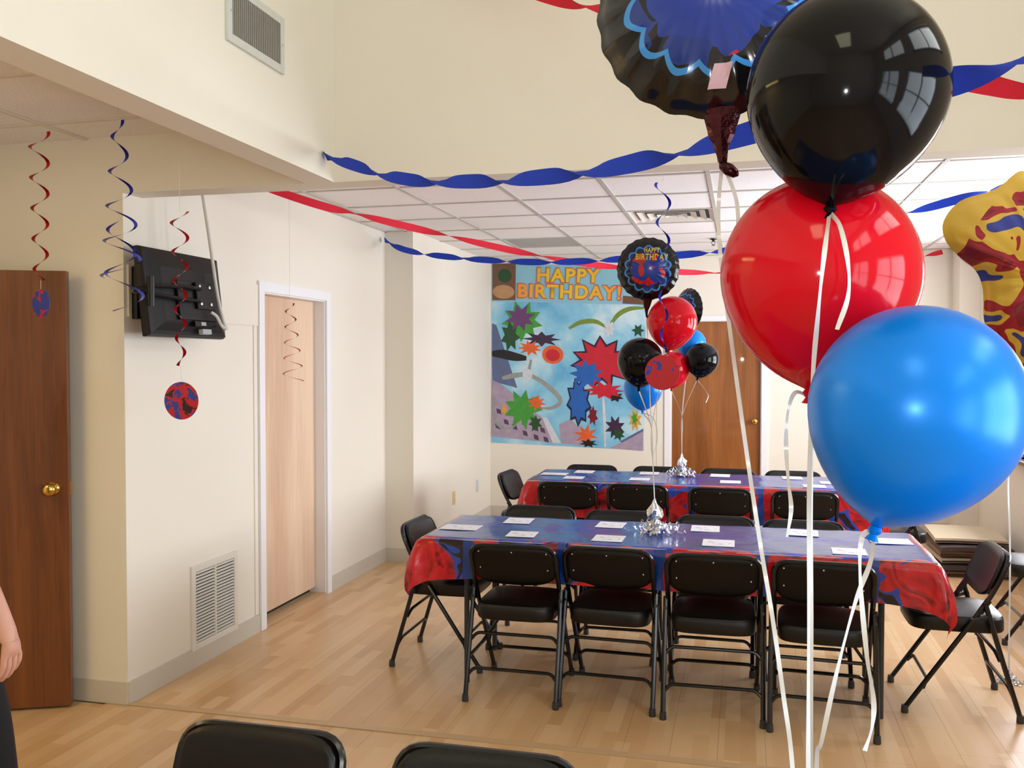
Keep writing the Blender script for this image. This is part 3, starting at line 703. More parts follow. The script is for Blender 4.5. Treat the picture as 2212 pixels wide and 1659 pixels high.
# ------------------------------------------------------------------ papers on the tables
ordn = ['first', 'second', 'third', 'fourth', 'fifth']
def papers(pts, side, tname, land=False):
    for i, (x, y, a, wx, wy) in enumerate(pts):
        o = bobj('place_sheet', -wx / 2, wx / 2, -wy / 2, wy / 2, 0, .0012, 'paper'); o.location = (x, y, .7445); o.rotation_euler = (0, 0, R_(a))
        tag(o, ('white paper sheet on the %s table, %s' % (tname, side)) + ('' if len(pts) == 1 else ', %s from left' % ordn[i]), 'paper', 'place sheets on the tables')
S = (.145, .175)
papers([(-1.183, 4.884, 2, *S), (-.676, 4.878, -2, *S), (-.183, 4.889, 1, *S), (.305, 4.891, -3, *S)], 'far side row', 'nearer')
papers([(-1.075, 4.507, 2, .145, .15), (-.635, 4.504, -1, .15, .16), (-.107, 4.517, 0, .15, .165), (.48, 4.463, -2, .15, .15)], 'near side row', 'nearer')
papers([(-1.432, 4.618, 0, .20, .145)], 'at its left end', 'nearer'); papers([(.70, 4.765, 1, .19, .145)], 'at its right end', 'nearer')
papers([(-1.205, 7.18, 0, *S), (-.699, 7.2, 2, *S), (-.161, 7.19, -1, *S), (.365, 7.175, 0, *S)], 'far side row', 'farther')
papers([(-1.222, 6.798, 0, .145, .15), (-.734, 6.83, 0, .145, .15), (-.08, 6.83, 0, .145, .15), (.492, 6.74, 0, .15, .15)], 'near side row', 'farther')
papers([(-1.408, 6.986, 0, .20, .14)], 'at its left end', 'farther'); papers([(.64, 6.95, 0, .19, .14)], 'at its right end', 'farther')
# ------------------------------------------------------------------ birthday banner on the back wall
TL, TR, BL, BR = (-2.544, 2.635), (-.941, 2.567), (-2.548, .765), (-.955, .72)
po = Vector(((BL[0] + BR[0]) / 2, YB - .001, BL[1]))
def st(s, t): # banner fraction -> local x,z
    x = (TL[0] * (1 - s) + TR[0] * s) * t + (BL[0] * (1 - s) + BR[0] * s) * (1 - t); z = (TL[1] * (1 - s) + TR[1] * s) * t + (BL[1] * (1 - s) + BR[1] * s) * (1 - t)
    return x - po.x, z - po.z
def bp(X, Y): return st((X - 35) / 1295., 1 - (Y - 66) / 1560.)
bn = thing('birthday_banner', 'large plastic happy birthday banner on the back wall, sky blue with colour bursts', 'banner', po)
def sheet(name, pts, layer, m, parent=bn, thick=.0008):
    bm = bmesh.new(); y = -.0012 - layer * .0007; A = [bm.verts.new((x, y, z)) for x, z in pts]; B = [bm.verts.new((x, y + thick, z)) for x, z in pts]
    bm.faces.new(A); bm.faces.new(B[::-1])
    for i in range(len(pts)): bm.faces.new((A[i], B[i], B[(i + 1) % len(pts)], A[(i + 1) % len(pts)]))
    bm.normal_update(); bmesh.ops.triangulate(bm, faces=[f for f in bm.faces if len(f.verts) > 4], ngon_method='EAR_CLIP')
    return obj(name, bm, m, parent)
def sky_print():
    t = NT('printed_sky'); v = t.coords('Object'); n = t.noise(v, 2.0, 5, .55, .3)
    t.set(Base_Color=t.ramp(n, [(.36, srgb(96, 172, 212)), (.52, srgb(140, 200, 224)), (.66, srgb(206, 228, 232))]), Roughness=.35); return t.m
def vp(name, c, var=.25, sc=14): return plain(name, c, .35, 0, var, sc)
sheet('sky_sheet', [st(0, 0), st(1, 0), st(1, .79), st(0, .79)], 0, sky_print())
sheet('header_sheet', [st(0, .79), st(1, .79), st(1, 1), st(0, 1)], 0, vp('printed_teal', srgb(138, 190, 206), .1, 6))
PR = {k: vp('print_' + k, c) for k, c in dict(slate=srgb(92, 104, 140), lilac=srgb(166, 150, 170), dwin=srgb(80, 58, 84), brown=srgb(110, 78, 58), tan=srgb(186, 140, 100), grey=srgb(150, 152, 150),
      red=srgb(196, 30, 50), dred=srgb(120, 18, 34), blue=srgb(30, 96, 176), navy=srgb(28, 30, 62), green=srgb(62, 150, 52), dgreen=srgb(30, 74, 40), purple=srgb(104, 58, 112), dpurple=srgb(58, 34, 66),
      orange=srgb(222, 96, 44), gold=srgb(216, 160, 66), black=srgb(20, 18, 24), olive=srgb(118, 140, 60), pale=srgb(206, 208, 214)).items()}
def pshape(pts, layer, c): return sheet('print_shape', [bp(*p) for p in pts], layer, PR[c])
def burst(cx, cy, rx, ry, n, inner, layer, c, rot=0, seed=0):
    rnd = random.Random(seed + n); pts = []
    for k in range(n * 2):
        a = rot + k * math.pi / n; q = (1 if k % 2 == 0 else inner) * (1 + .12 * (rnd.random() - .5)); pts.append((cx + rx * q * math.cos(a), cy + ry * q * math.sin(a)))
    return pshape(pts, layer, c)
def ell(cx, cy, rx, ry, layer, c, rot=0, n=20):
    return pshape([(cx + rx * math.cos(k * 2 * math.pi / n) * math.cos(rot) - ry * math.sin(k * 2 * math.pi / n) * math.sin(rot), cy + rx * math.cos(k * 2 * math.pi / n) * math.sin(rot) + ry * math.sin(k * 2 * math.pi / n) * math.cos(rot)) for k in range(n)], layer, c)
def arc(pts, wd, layer, c):
    P_ = smooth_path([Vector((x, y, 0)) for x, y in pts], 6); A, B = [], []
    for i, p in enumerate(P_):
        d = (P_[min(i + 1, len(P_) - 1)] - P_[max(i - 1, 0)]).normalized(); n_ = Vector((-d.y, d.x, 0)) * wd * (.35 + .65 * math.sin(math.pi * min(1, (i + 2) / (len(P_) + 2)))); A.append(((p + n_).x, (p + n_).y)); B.append(((p - n_).x, (p - n_).y))
    return pshape(A + B[::-1], layer, c)
pshape([(40, 585), (78, 600), (262, 1140), (42, 1090)], 1, 'slate')
pshape([(36, 1075), (120, 1110), (330, 1270), (480, 1390), (565, 1600), (33, 1572)], 1.5, 'lilac')
pshape([(470, 1380), (520, 1390), (640, 1600), (570, 1602)], 1, 'pale')
pshape([(620, 1440), (720, 1385), (830, 1500), (830, 1610), (640, 1603)], .6, 'lilac')
pshape([(1050, 1622), (1322, 1450), (1322, 1632)], 1, 'lilac'); pshape([(1130, 1560), (1322, 1440), (1322, 1462), (1150, 1570)], 1.6, 'slate')
for (x, y) in ((100, 1350), (165, 1440), (235, 1370), (240, 1480), (330, 1530), (320, 1440), (410, 1480), (425, 1560), (510, 1575), (480, 1495), (90, 1480)):
    pshape([(x - 22, y - 26), (x + 16, y - 16), (x + 26, y + 26), (x - 14, y + 16)], 2.2, 'dwin')
pshape([(42, 70), (246, 60), (243, 380), (42, 385)], 1, 'brown'); ell(140, 310, 95, 60, 1.6, 'tan'); ell(150, 170, 60, 60, 1.6, 'dgreen', .5)
pshape([(1145, 320), (1320, 330), (1318, 392), (1142, 386)], 1, 'brown')
# generic comic colour bursts in place of the printed figures
burst(300, 560, 180, 175, 9, .62, 2, 'green', .2, 1); burst(285, 530, 130, 120, 8, .55, 2.7, 'purple', .5, 2)
burst(200, 690, 85, 140, 7, .6, 2.4, 'dgreen', .1, 3); burst(470, 710, 170, 70, 8, .5, 2.2, 'dpurple', 0, 4)
arc([(40, 850), (130, 850), (240, 870), (340, 880)], 40, 2.1, 'black'); burst(370, 790, 110, 70, 9, .5, 2.9, 'orange', .3, 5); ell(565, 840, 90, 80, 3.2, 'orange'); ell(565, 845, 60, 52, 3.8, 'red')
arc([(380, 890), (370, 1010), (480, 1080), (600, 1180), (630, 1250), (560, 1300), (470, 1305)], 20, 2.2, 'grey'); arc([(130, 1060), (250, 1030), (380, 1010)], 22, 2.9, 'grey'); ell(350, 1020, 42, 50, 3.4, 'pale')
arc([(60, 1200), (60, 1400), (130, 1490), (220, 1480), (270, 1420)], 14, 2.9, 'grey')
burst(310, 1320, 165, 175, 9, .6, 3, 'green', 0, 6); burst(430, 1260, 80, 70, 8, .5, 3.6, 'orange', .2, 7); burst(420, 1440, 60, 80, 7, .55, 3.3, 'dgreen', .3, 8); burst(150, 1330, 34, 60, 6, .5, 3.6, 'gold', .4, 9)
arc([(700, 610), (800, 555), (920, 545), (1010, 590)], 20, 2, 'olive'); arc([(1050, 560), (1110, 480), (1200, 430), (1320, 418)], 20, 2, 'olive'); burst(1035, 600, 50, 75, 7, .6, 2.6, 'pale', 0, 10); burst(1270, 610, 55, 60, 6, .5, 2, 'dgreen', 0, 11)
burst(970, 890, 275, 230, 11, .66, 2, 'navy', .1, 12); burst(970, 890, 245, 205, 11, .62, 2.7, 'red', .1, 12); burst(850, 1000, 140, 125, 9, .6, 3.3, 'blue', .4, 13); burst(1000, 1130, 170, 80, 10, .55, 3.6, 'red', 0, 14)
burst(785, 1240, 110, 225, 9, .68, 2.2, 'navy', .2, 15); burst(785, 1235, 92, 195, 9, .66, 2.9, 'blue', .2, 15); burst(905, 1350, 45, 90, 7, .6, 3, 'dred', .3, 16); burst(1090, 1180, 70, 50, 7, .55, 3, 'black', .3, 17)
burst(850, 1520, 100, 95, 8, .45, 2.6, 'orange', .2, 18); burst(870, 1590, 80, 40, 7, .5, 3.2, 'black', .2, 19); burst(1090, 1440, 90, 110, 8, .5, 2.6, 'dpurple', .4, 20); burst(1120, 1500, 60, 60, 7, .5, 3.2, 'dgreen', .4, 21)
burst(1255, 1370, 60, 110, 8, .5, 2.6, 'gold', .4, 22); burst(1250, 1360, 30, 70, 6, .5, 3.3, 'green', .2, 23); arc([(990, 1190), (1000, 1350), (1010, 1615)], 12, 2.2, 'pale')
def grad(name):
    t = NT(name); v = t.coords('Object'); sp = t.n('ShaderNodeSeparateXYZ'); t.l(v, sp.inputs[0])
    f = t.math('ABSOLUTE', sp.outputs[0]); t.set(Base_Color=t.ramp(f, [(.15, srgb(232, 190, 44)), (.5, srgb(240, 150, 50))]), Roughness=.4); return t.m
GR = grad('yellow_orange_lettering'); OUTL = vp('lettering_outline', srgb(196, 84, 62), .1)
tilt = math.atan2(-(TR[1] - TL[1]), 1.6)
for s, (X, Y), wd in (('HAPPY', (695, 157), .655), ('BIRTHDAY!', (697, 297), 1.065)):
    x, z = bp(X, Y)
    o1 = text_obj('lettering_outline', s, wd * 1.022, .162, OUTL, bn, .055); o1.location = (x, -.0075, z); o1.rotation_euler = (0, tilt, 0)
    o2 = text_obj('lettering', s, wd, .142, GR, bn, .032); o2.location = (x, -.0085, z); o2.rotation_euler = (0, tilt, 0)
# ------------------------------------------------------------------ latex balloons
PROF = [(0.0, 1.0), (.14, .99), (.30, .955), (.48, .88), (.66, .755), (.80, .60), (.91, .41), (.975, .21), (1, 0), (.985, -.18), (.93, -.37), (.84, -.56), (.715, -.74), (.57, -.89), (.42, -1.01), (.28, -1.09), (.15, -1.145), (.065, -1.175), (.038, -1.195)]
def balloon(ctr, rad, axis, m, label, ribbons, group, wd=.006):
    ax = Vector(axis).normalized(); q = Vector((0, 0, 1)).rotation_difference(ax).to_matrix().to_4x4()
    t = thing('latex_balloon', label, 'balloon', ctr, 0, group)
    bm = bmesh.new(); lathe(bm, [(max(.0005, r * rad), z * rad) for r, z in PROF], 40, q); b = obj('body', bm, m, t, 'all')
    mod = b.modifiers.new('smooth', 'SUBSURF'); mod.levels = 1; mod.render_levels = 1
    bm = bmesh.new(); lathe(bm, [(.001, -1.185 * rad), (.05 * rad, -1.19 * rad), (.07 * rad, -1.225 * rad), (.05 * rad, -1.26 * rad), (.035 * rad, -1.27 * rad), (.07 * rad, -1.33 * rad), (.055 * rad, -1.332 * rad), (.001, -1.30 * rad)], 14, q); obj('knot', bm, m, t, True)
    kn = Vector(ctr) + q @ Vector((0, 0, -1.26 * rad))
    for rb in ribbons:
        pts = smooth_path([kn] + [Vector(p) for p in rb], 8); bm = bmesh.new(); wv = []
        for i in range(len(pts)):
            d = (pts[min(i + 1, len(pts) - 1)] - pts[max(i - 1, 0)]).normalized(); s = d.cross(Vector((0, 1, 0)));
            if s.length < .1: s = Vector((1, 0, 0))
            s.normalize(); n_ = d.cross(s).normalized(); a = .9 * math.sin(i * .21 + rad * 50); wv.append((s * math.cos(a) + n_ * math.sin(a)) * wd * .5)
        strip(bm, [p - Vector(t.location) for p in pts], wv); obj('ribbon', bm, 'ribbon', t, True)
    return kn
def pxs(pts, Y0, Y1):
    n = len(pts); return [at(x, y, Y0 + (Y1 - Y0) * i / max(1, n - 1)) for i, (x, y) in enumerate(pts)]
W0 = Vector(at(1752, 1659, 1.36)); W0.z = .80           # foreground balloon weight position
GB = 'foreground balloon bouquet'
def camv(dx, dz, dy=0): return _r * dx + Vector((0, 0, 1)) * dz + Vector((0, 1, 0)) * dy
c = at(1828, 196, 1.36)
balloon(c, 212 * mpp(c), camv(.13, 1, .05), 'black_latex', 'big glossy black balloon at upper right, topmost of the foreground bouquet', [[at(1786, 505, 1.295), at(1777, 580, 1.285), at(1767, 680, 1.29), at(1756, 810, 1.32), at(1749, 1000, 1.34), at(1747, 1300, 1.35), at(1746, 1655, 1.36), W0], [at(1815, 490, 1.30), at(1832, 570, 1.285), at(1832, 640, 1.28), at(1808, 712, 1.275)]], GB, .0066)
c = at(1770, 592, 1.47)
balloon(c, 211 * mpp(c), camv(.08, 1, .05), 'red_latex', 'big glossy red balloon in the foreground between the black and blue ones', [pxs([(1751, 900), (1753, 1100), (1752, 1300), (1753, 1655)], 1.46, 1.37) + [W0 + Vector((.005, .01, 0))], pxs([(1718, 848), (1702, 890), (1698, 960), (1703, 1040), (1709, 1100), (1700, 1160)], 1.45, 1.42)], GB, .0066)
c = at(1978, 884, 1.29)
balloon(c, 225 * mpp(c), camv(.33, 1, .02), 'blue_latex', 'big pearly blue balloon at right, lowest of the foreground bouquet', [pxs([(1880, 1215), (1848, 1300), (1808, 1450), (1775, 1600), (1764, 1659)], 1.29, 1.34) + [W0 + Vector((.01, -.01, 0))], pxs([(1868, 1150), (1858, 1190), (1860, 1280), (1873, 1420), (1887, 1510), (1884, 1570), (1868, 1622)], 1.28, 1.27)], GB, .0066)
# far bouquets
wA, wB = Vector((-.43, 4.71, .745)), Vector((-.443, 7.09, .745))
tA, tB = wA + Vector((0, 0, .16)), wB + Vector((0, 0, .12))
GA, GC = 'balloon bouquet on the nearer table', 'balloon bouquet on the farther table'
JN = {GA: at(1407, 925, 4.71), GC: at(1473, 900, 7.08)}
def far(px, py, rp, Y, tx, tz, m, label, top, grp, wd, extra=()):
    c = at(px, py, Y); balloon(c, rp * mpp(c), camv(tx, tz), m, label, [[JN[grp] * .97 + c * .03, JN[grp] * .5 + top * .5, top]] + list(extra), grp, wd)
far(1383, 779, 50, 4.62, .05, 1, 'black_latex', 'black balloon in front of the banner, left of the bouquet over nearer table', tA, GA, .006)
far(1389, 838, 42, 4.85, .02, 1, 'blue_latex', 'blue balloon below the black one in the nearer table bouquet', tA, GA, .006, [pxs([(1412, 905), (1420, 950), (1405, 1000)], 4.8, 4.75)])
far(1452, 694, 54, 4.70, .12, 1, 'red_latex', 'red balloon in the bouquet over the nearer table, under the round foil balloon', tA, GA, .006)
far(1517, 776, 36, 6.95, .25, 1, 'black_latex', 'small black balloon in front of the brown back door', tB, GC, .006, [pxs([(1522, 840), (1530, 855), (1525, 870)], 6.9, 6.9)])
far(1494, 742, 31, 7.15, .2, 1, 'blue_latex', 'blue balloon mostly hidden behind red and black balloons by the back door', tB, GC, .006)
far(1455, 796, 37, 7.0, .1, 1, 'red_latex', 'small red balloon low in the bouquet over the farther table', tB, GC, .006)
# weights: silver foil tufts with curls
def weight(loc, label, s=1.):
    t = thing('balloon_weight', label, 'weight', loc, 0, 'silver foil balloon weights'); rnd = random.Random(int(loc[1] * 100))
    bm = bmesh.new(); rs = []
    for k, (r, z) in enumerate(((.040, .0), (.044, .012), (.030, .04), (.020, .062), (.034, .085), (.030, .11), (.012, .14), (.004, .17))):
        rs.append([Vector((math.cos(a * .3927) * r * s * (1 + .9 * (rnd.random() - .5)), math.sin(a * .3927) * r * s * (1 + .9 * (rnd.random() - .5)), z * s + .022 * s * (rnd.random() - .5) * (k > 0))) for a in range(16)])
    rings(bm, rs); obj('foil_wrap', bm, 'silver', t)
    for k in range(16):
        a0 = k * .4 + rnd.random(); L = (.05 + .13 * rnd.random()) * s; bm = bmesh.new(); P_, Wv = [], []
        for i in range(40):
            u = i / 39; rr = (.010 + .006 * (k % 3)) * s; ph = u * 20 + k; d = Vector((math.cos(a0), math.sin(a0) * .6, 0)); n_ = Vector((-math.sin(a0), math.cos(a0), 0))
            P_.append(d * (.015 * s + L * u) + Vector((0, 0, rr + .004 + (.07 * s * (1 - u) ** 2 if k % 2 else 0) + rr * math.sin(ph))) + d * rr * math.cos(ph)); Wv.append(n_ * .0055)
        strip(bm, P_, Wv); obj('curl', bm, 'silver', t, True)
    return t
weight(wA, 'silver foil balloon weight with curled ribbon on the nearer table')
weight(wB, 'silver foil balloon weight with curled ribbon on the farther table')
weight(Vector((W0.x, W0.y, .745)), 'silver foil balloon weight on the foreground table below the frame', .5)
# ------------------------------------------------------------------ foil balloons
def foil_balloon(ctr, Rr, yaw, roll, m, label, group, tail=.45, ribbons=(), text=False, sticker=False, wd=.006, pitch=0):
    t = thing('foil_balloon', label, 'balloon', ctr, 0, group); t.rotation_euler = (pitch, roll, yaw)
    def sz(p, a): # half thickness
        e = max(0, 1 - p ** 2.3); return Rr * (.36 * e ** .62 + .028 * p ** 5 * (1 - p) * 6 * math.sin(a * 22) + .012 * (p > .6) * (p - .6) * math.sin(a * 44) * (1 - p) * 6)
    def out(a): return Rr * (1 + .012 * math.cos(22 * a))
    seg = 132; bm = bmesh.new(); fr = []
    lev = [.02, .2, .4, .55, .68, .78, .86, .92, .96, .99]
    for s in (-1, 1):
        rs = []
        for p in lev: rs.append([Vector((out(2 * math.pi * k / seg) * p * math.cos(2 * math.pi * k / seg), s * sz(p, 2 * math.pi * k / seg), out(2 * math.pi * k / seg) * p * math.sin(2 * math.pi * k / seg))) for k in range(seg)])
        rs.append([Vector((out(2 * math.pi * k / seg) * 1.03 * math.cos(2 * math.pi * k / seg), s * .0008, out(2 * math.pi * k / seg) * 1.03 * math.sin(2 * math.pi * k / seg))) for k in range(seg)])
        vv = rings(bm, rs, caps=False); bm.faces.new(vv[0])
    obj('body', bm, m, t, 'all')
    bm = bmesh.new(); rnd = random.Random(4); rs = []
    for k in range(9):
        u = k / 8; rx = Rr * (.14 * (1 - u) ** 1.2 + .035); rs.append([Vector((rx * math.cos(a * .7854) * (1 + .3 * (rnd.random() - .5)), rx * .45 * math.sin(a * .7854), -Rr * (.97 + tail * u))) for a in range(8)])
    rings(bm, rs); obj('tail', bm, M['foil_tail'], t)
    bm = bmesh.new(); lathe(bm, [(.001, -.10 * Rr), (.04 * Rr, -.07 * Rr), (.055 * Rr, 0), (.04 * Rr, .07 * Rr), (.001, .10 * Rr)], 10, Matrix.Translation((.05 * Rr, 0, -Rr * (1.04 + tail))) @ Matrix.Rotation(R_(-50), 4, 'Y')); obj('tail_knot', bm, M['foil_tail'], t, True)
    rot = t.rotation_euler.to_matrix(); kn = Vector((0, 0, -Rr * (.97 + tail)))
    for rb in ribbons:
        pts = smooth_path([kn] + [rot.inverted() @ (Vector(p) - Vector(ctr)) for p in rb], 8); bm = bmesh.new()
        strip(bm, pts, [Vector((wd / 2, .001 * math.sin(i), 0)) for i in range(len(pts))]); obj('ribbon', bm, 'ribbon', t, True)
    if text:
        for s, z, wdt, h in (('HAPPY', .62 * Rr, .50 * Rr, .17 * Rr), ('BIRTHDAY', .40 * Rr, 1.05 * Rr, .2 * Rr)):
            o = text_obj('lettering', s, wdt, h, M['yellow_print'], t, .02)
            b2 = bmesh.new(); b2.from_mesh(o.data); bmesh.ops.triangulate(b2, faces=b2.faces); bmesh.ops.subdivide_edges(b2, edges=[e for e in b2.edges if e.calc_length() > .02], cuts=1); 
            for v in b2.verts:
                v.co.z += z; v.co.x += .12 * Rr; p = min(.98, math.hypot(v.co.x, v.co.z) / Rr); v.co.y = -sz(p, math.atan2(v.co.z, v.co.x)) - .003
            b2.to_mesh(o.data); b2.free()
    if sticker:
        bm = bmesh.new(); n = 5; g_ = []
        for j in range(n + 1):
            r_ = []
            for i in range(n + 1):
                x, z = -.09 * Rr + .15 * Rr * i / n + .07 * Rr * j / n, -.86 * Rr + .18 * Rr * j / n; p = math.hypot(x, z) / Rr; r_.append(bm.verts.new((x, -sz(p, math.atan2(z, x)) - .003, z)))
            g_.append(r_)
        for j in range(n):
            for i in range(n): bm.faces.new((g_[j][i], g_[j][i + 1], g_[j + 1][i + 1], g_[j + 1][i]))
        obj('sticker', bm, plain('pink_white_sticker', srgb(214, 176, 190), .4), t)
    return t
M['foil_tail'] = plain('dark_crimson_foil', srgb(60, 16, 24), .12, .7, .6, 40, .6, 50)
M['yellow_print'] = plain('yellow_print', srgb(226, 196, 40), .35)
c = at(1546, 6, 1.62); k_ = mpp(c); Rr = 250 * k_
foil_balloon(c, Rr, YAW * .3 - .1, R_(-3), foil_print('black_foil_print', Rr, 2.7, .33), 'large round black foil balloon at top behind the black latex balloon', GB, .46,
             [pxs([(1552, 450), (1557, 560), (1575, 700), (1606, 930), (1640, 1160), (1668, 1330), (1692, 1500), (1712, 1659)], 1.6, 1.42) + [W0 + Vector((-.01, 0, 0))], pxs([(1590, 430), (1594, 500), (1586, 560), (1562, 604)], 1.58, 1.56)], sticker=True, wd=.0066, pitch=R_(-8))
c = at(1400, 581, 4.66); Rr = 65 * mpp(c)
foil_balloon(c, Rr, .06, R_(2), foil_print('black_foil_print_small', Rr, 4.2), 'round black foil balloon with yellow birthday lettering beside the banner', GA, .55, [[JN[GA], tA]], text=True, pitch=R_(6))
c = at(1488, 668, 7.1); Rr = 44 * mpp(c)
foil_balloon(c, Rr, R_(-48), R_(2), foil_print('black_foil_print_edge', Rr, 8.2), 'black foil balloon turned sideways behind the red one near back door', GC, .45, [[JN[GC], tB]])
# shaped yellow foil balloon at the right edge
yc = at(2228, 610, 4.86); k_ = mpp(yc)
OUT = [(0, -225), (28, -232), (62, -205), (90, -190), (150, -170), (183, -128), (178, -88), (150, -55), (115, -25), (100, 15), (97, 75), (82, 122), (48, 165), (22, 200), (0, 228)]
OUT = [(x, -z) for x, z in OUT]; full = [(-x, z) for x, z in OUT] + [(x, z) for x, z in OUT[::-1]][1:-1]
t = thing('foil_balloon', 'shaped yellow foil balloon with red and blue print at the right edge', 'balloon', yc, R_(12))
fp = smooth_path([Vector((x, 0, z)) * k_ for x, z in full + full[:1]], 5)[:-1]
bm = bmesh.new()
for s in (-1, 1):
    rs = [[Vector((p.x * q, s * .14 * max(0, 1 - q ** 2.2) ** .6 + s * (.006 * math.sin(i * 1.3) * q ** 4 * (1 - q) * 8), p.z * q)) for i, p in enumerate(fp)] for q in (.03, .25, .45, .62, .75, .85, .92, .97, .995)]
    rs.append([Vector((p.x * 1.03, s * .0008, p.z * 1.03)) for p in fp]); vv = rings(bm, rs, caps=False); bm.faces.new(vv[0])
def yellow_print():
    t_ = NT('yellow_foil_print'); v = t_.coords('Object'); sp = t_.n('ShaderNodeSeparateXYZ'); t_.l(v, sp.inputs[0])
    mp = t_.n('ShaderNodeMapping'); mp.inputs['Scale'].default_value = (1, .02, 1); mp.inputs['Location'].default_value = (5.3, 0, 1.1); t_.l(v, mp.inputs[0])
    n = t_.noise(mp.outputs[0], 4.2, 2, .5, .6)
    cx = t_.math('ABSOLUTE', sp.outputs[0]); r = t_.math('SQRT', t_.math('ADD', t_.math('POWER', t_.math('MULTIPLY', sp.outputs[0], 2.5), 2), t_.math('POWER', t_.math('MULTIPLY', sp.outputs[2], 2.1), 2)))
    ins = t_.math('LESS_THAN', r, .92)
    pt = t_.ramp(n, [(0, srgb(120, 22, 34)), (.42, srgb(152, 30, 42)), (.47, srgb(206, 170, 60)), (.53, srgb(52, 62, 138)), (.66, srgb(206, 170, 60))], 'CONSTANT')
    t_.set(Base_Color=t_.mix(ins, srgb(208, 172, 62), pt), Roughness=.3, Metallic=.35); return t_.m
obj('body', bm, yellow_print(), t, 'all')
bm = bmesh.new(); rings(bm, [[Vector((r_ * math.cos(a * .7854), r_ * .5 * math.sin(a * .7854), z)) for a in range(8)] for r_, z in ((.05, -.55), (.03, -.60), (.014, -.64))]); obj('tail', bm, plain('gold_foil', srgb(190, 156, 70), .25, .6), t)
fe_ = at(2182, 1230, 4.99); bm = bmesh.new(); q = Matrix.Rotation(-R_(12), 3, 'Z')
pp = smooth_path([Vector((0, 0, -.64)), q @ (at(2181, 1000, 4.93) - yc), q @ (at(2182, 1200, 5.0) - yc), q @ (Vector((at(2182, 1230, 5.06).x, 5.06, .07)) - yc)], 10)
strip(bm, pp, [Vector((.0045, .001 * math.sin(i), 0)) for i in range(len(pp))]); obj('ribbon', bm, 'ribbon', t, True)
wp = at(2182, 1230, 5.06); weight(Vector((wp.x, 5.06, 0)), 'silver foil balloon weight on the floor behind the right end chair', .5)
# ------------------------------------------------------------------ crepe streamers
def streamer(ctrl, m, label, nodes, width=.046, n=140, ph=0.):
    P_ = smooth_path(ctrl, max(4, n // (len(ctrl) - 1))); bm = bmesh.new(); Wv = []; L = [0]
    for a, b in zip(P_, P_[1:]): L.append(L[-1] + (b - a).length)
    for i, p in enumerate(P_):
        d = (P_[min(i + 1, len(P_) - 1)] - P_[max(i - 1, 0)]).normalized(); up = (Vector((0, 0, 1)) - d * d.z).normalized(); sd = d.cross(up)
        sq = ph + math.pi * L[i] / nodes; th = sq - .32 * math.sin(2 * sq); Wv.append((up * math.cos(th) + sd * math.sin(th)) * width / 2)
    strip(bm, P_, Wv); return tag(obj('crepe_streamer', bm, m, None, True), label, 'streamer', 'crepe paper streamers')
streamer([(XB + .002, 3.64, 2.495), at(860, 384, 3.22), at(1010, 392, 2.9), at(1250, 374, 2.45), at(1500, 320, 2.05), at(1800, 235, 1.72), at(2060, 175, 1.5), at(2212, 122, 1.38), at(2420, 40, 1.22)], 'blue_crepe', 'twisted blue crepe streamer strung from the bulkhead corner across the foreground', .43, ph=.9)
streamer([at(1020, -60, 3.68), at(1210, 2, 3.4), at(1300, 18, 3.2), at(1550, 90, 2.85), at(1850, 140, 2.5), at(2040, 166, 2.3), at(2130, 182, 2.2), at(2212, 196, 2.12), at(2400, 200, 1.95)], 'red_crepe', 'twisted red crepe streamer high in the foreground behind the black balloon', .62, ph=.9)
streamer([(-2.70, 4.42, 2.625), at(680, 440, 4.75), at(800, 470, 5.2), at(960, 508, 5.75), at(1150, 550, 6.35), at(1300, 574, 6.8), at(1480, 588, 7.3), at(1700, 588, 7.9), at(1950, 563, 8.75), at(2036, 544, 9.2)], 'red_crepe', 'twisted red crepe streamer crossing the back room in front of the ceiling', .80, ph=1.5)
streamer([(XL + .026, 6.9, 2.585), at(880, 541, 6.75), at(990, 557, 6.55), at(1150, 566, 6.3), at(1300, 562, 6.05), at(1550, 543, 5.75), at(1800, 500, 5.4), at(1980, 455, 5.25), at(2110, 420, 5.16), at(2212, 394, 5.1), (XR - .01, 4.85, 2.60)], 'blue_crepe', 'twisted blue crepe streamer running from the left wall past the banner top', .39, ph=.7)
# ------------------------------------------------------------------ hanging swirls
def swirl(name, label, top, strands, m, disc=None, thread_top=None, wd=.0135, group='foil hanging swirls'):
    t = thing(name, label, 'decoration', top, 0, group)
    for st_ in strands:
        z0, z1, turns, r0, r1, ph, cx = st_; bm = bmesh.new(); P_, Wv = [], []; n = int(turns * 22)
        for i in range(n + 1):
            u = i / n; a = ph + turns * 2 * math.pi * u; r = r0 + (r1 - r0) * u; z = z0 + (z1 - z0) * u
            P_.append(Vector((cx * u + r * math.cos(a), r * math.sin(a), z))); Wv.append(Vector((math.cos(a), math.sin(a), .25)) * wd / 2)
        strip(bm, P_, Wv); obj('swirl_strip', bm, m, t, True)
    if thread_top is not None:
        bm = bmesh.new(); tube(bm, [(0, 0, 0), (0, 0, thread_top)], .0008, 5); obj('thread', bm, 'thread', t)
    if disc:
        z, rr, yaw, mm, zs = disc; bm = bmesh.new(); lathe(bm, [(.0005, -.0008), (rr, -.0008), (rr, .0008), (.0005, .0008)], 36, Matrix.Translation((0, 0, 0)) @ Matrix.Rotation(R_(90), 4, 'X')); d = obj('picture_disc', bm, mm, t); d.location = (0, 0, z); d.rotation_euler = (0, 0, yaw)
        bm = bmesh.new(); tube(bm, [(0, 0, zs), (0, 0, z + rr)], .0008, 5); obj('thread', bm, 'thread', t)
RD, BD, BK = srgb(190, 30, 44), srgb(48, 62, 160), srgb(46, 18, 34)
p0 = at(84, 283, 3.3); k = mpp(p0)
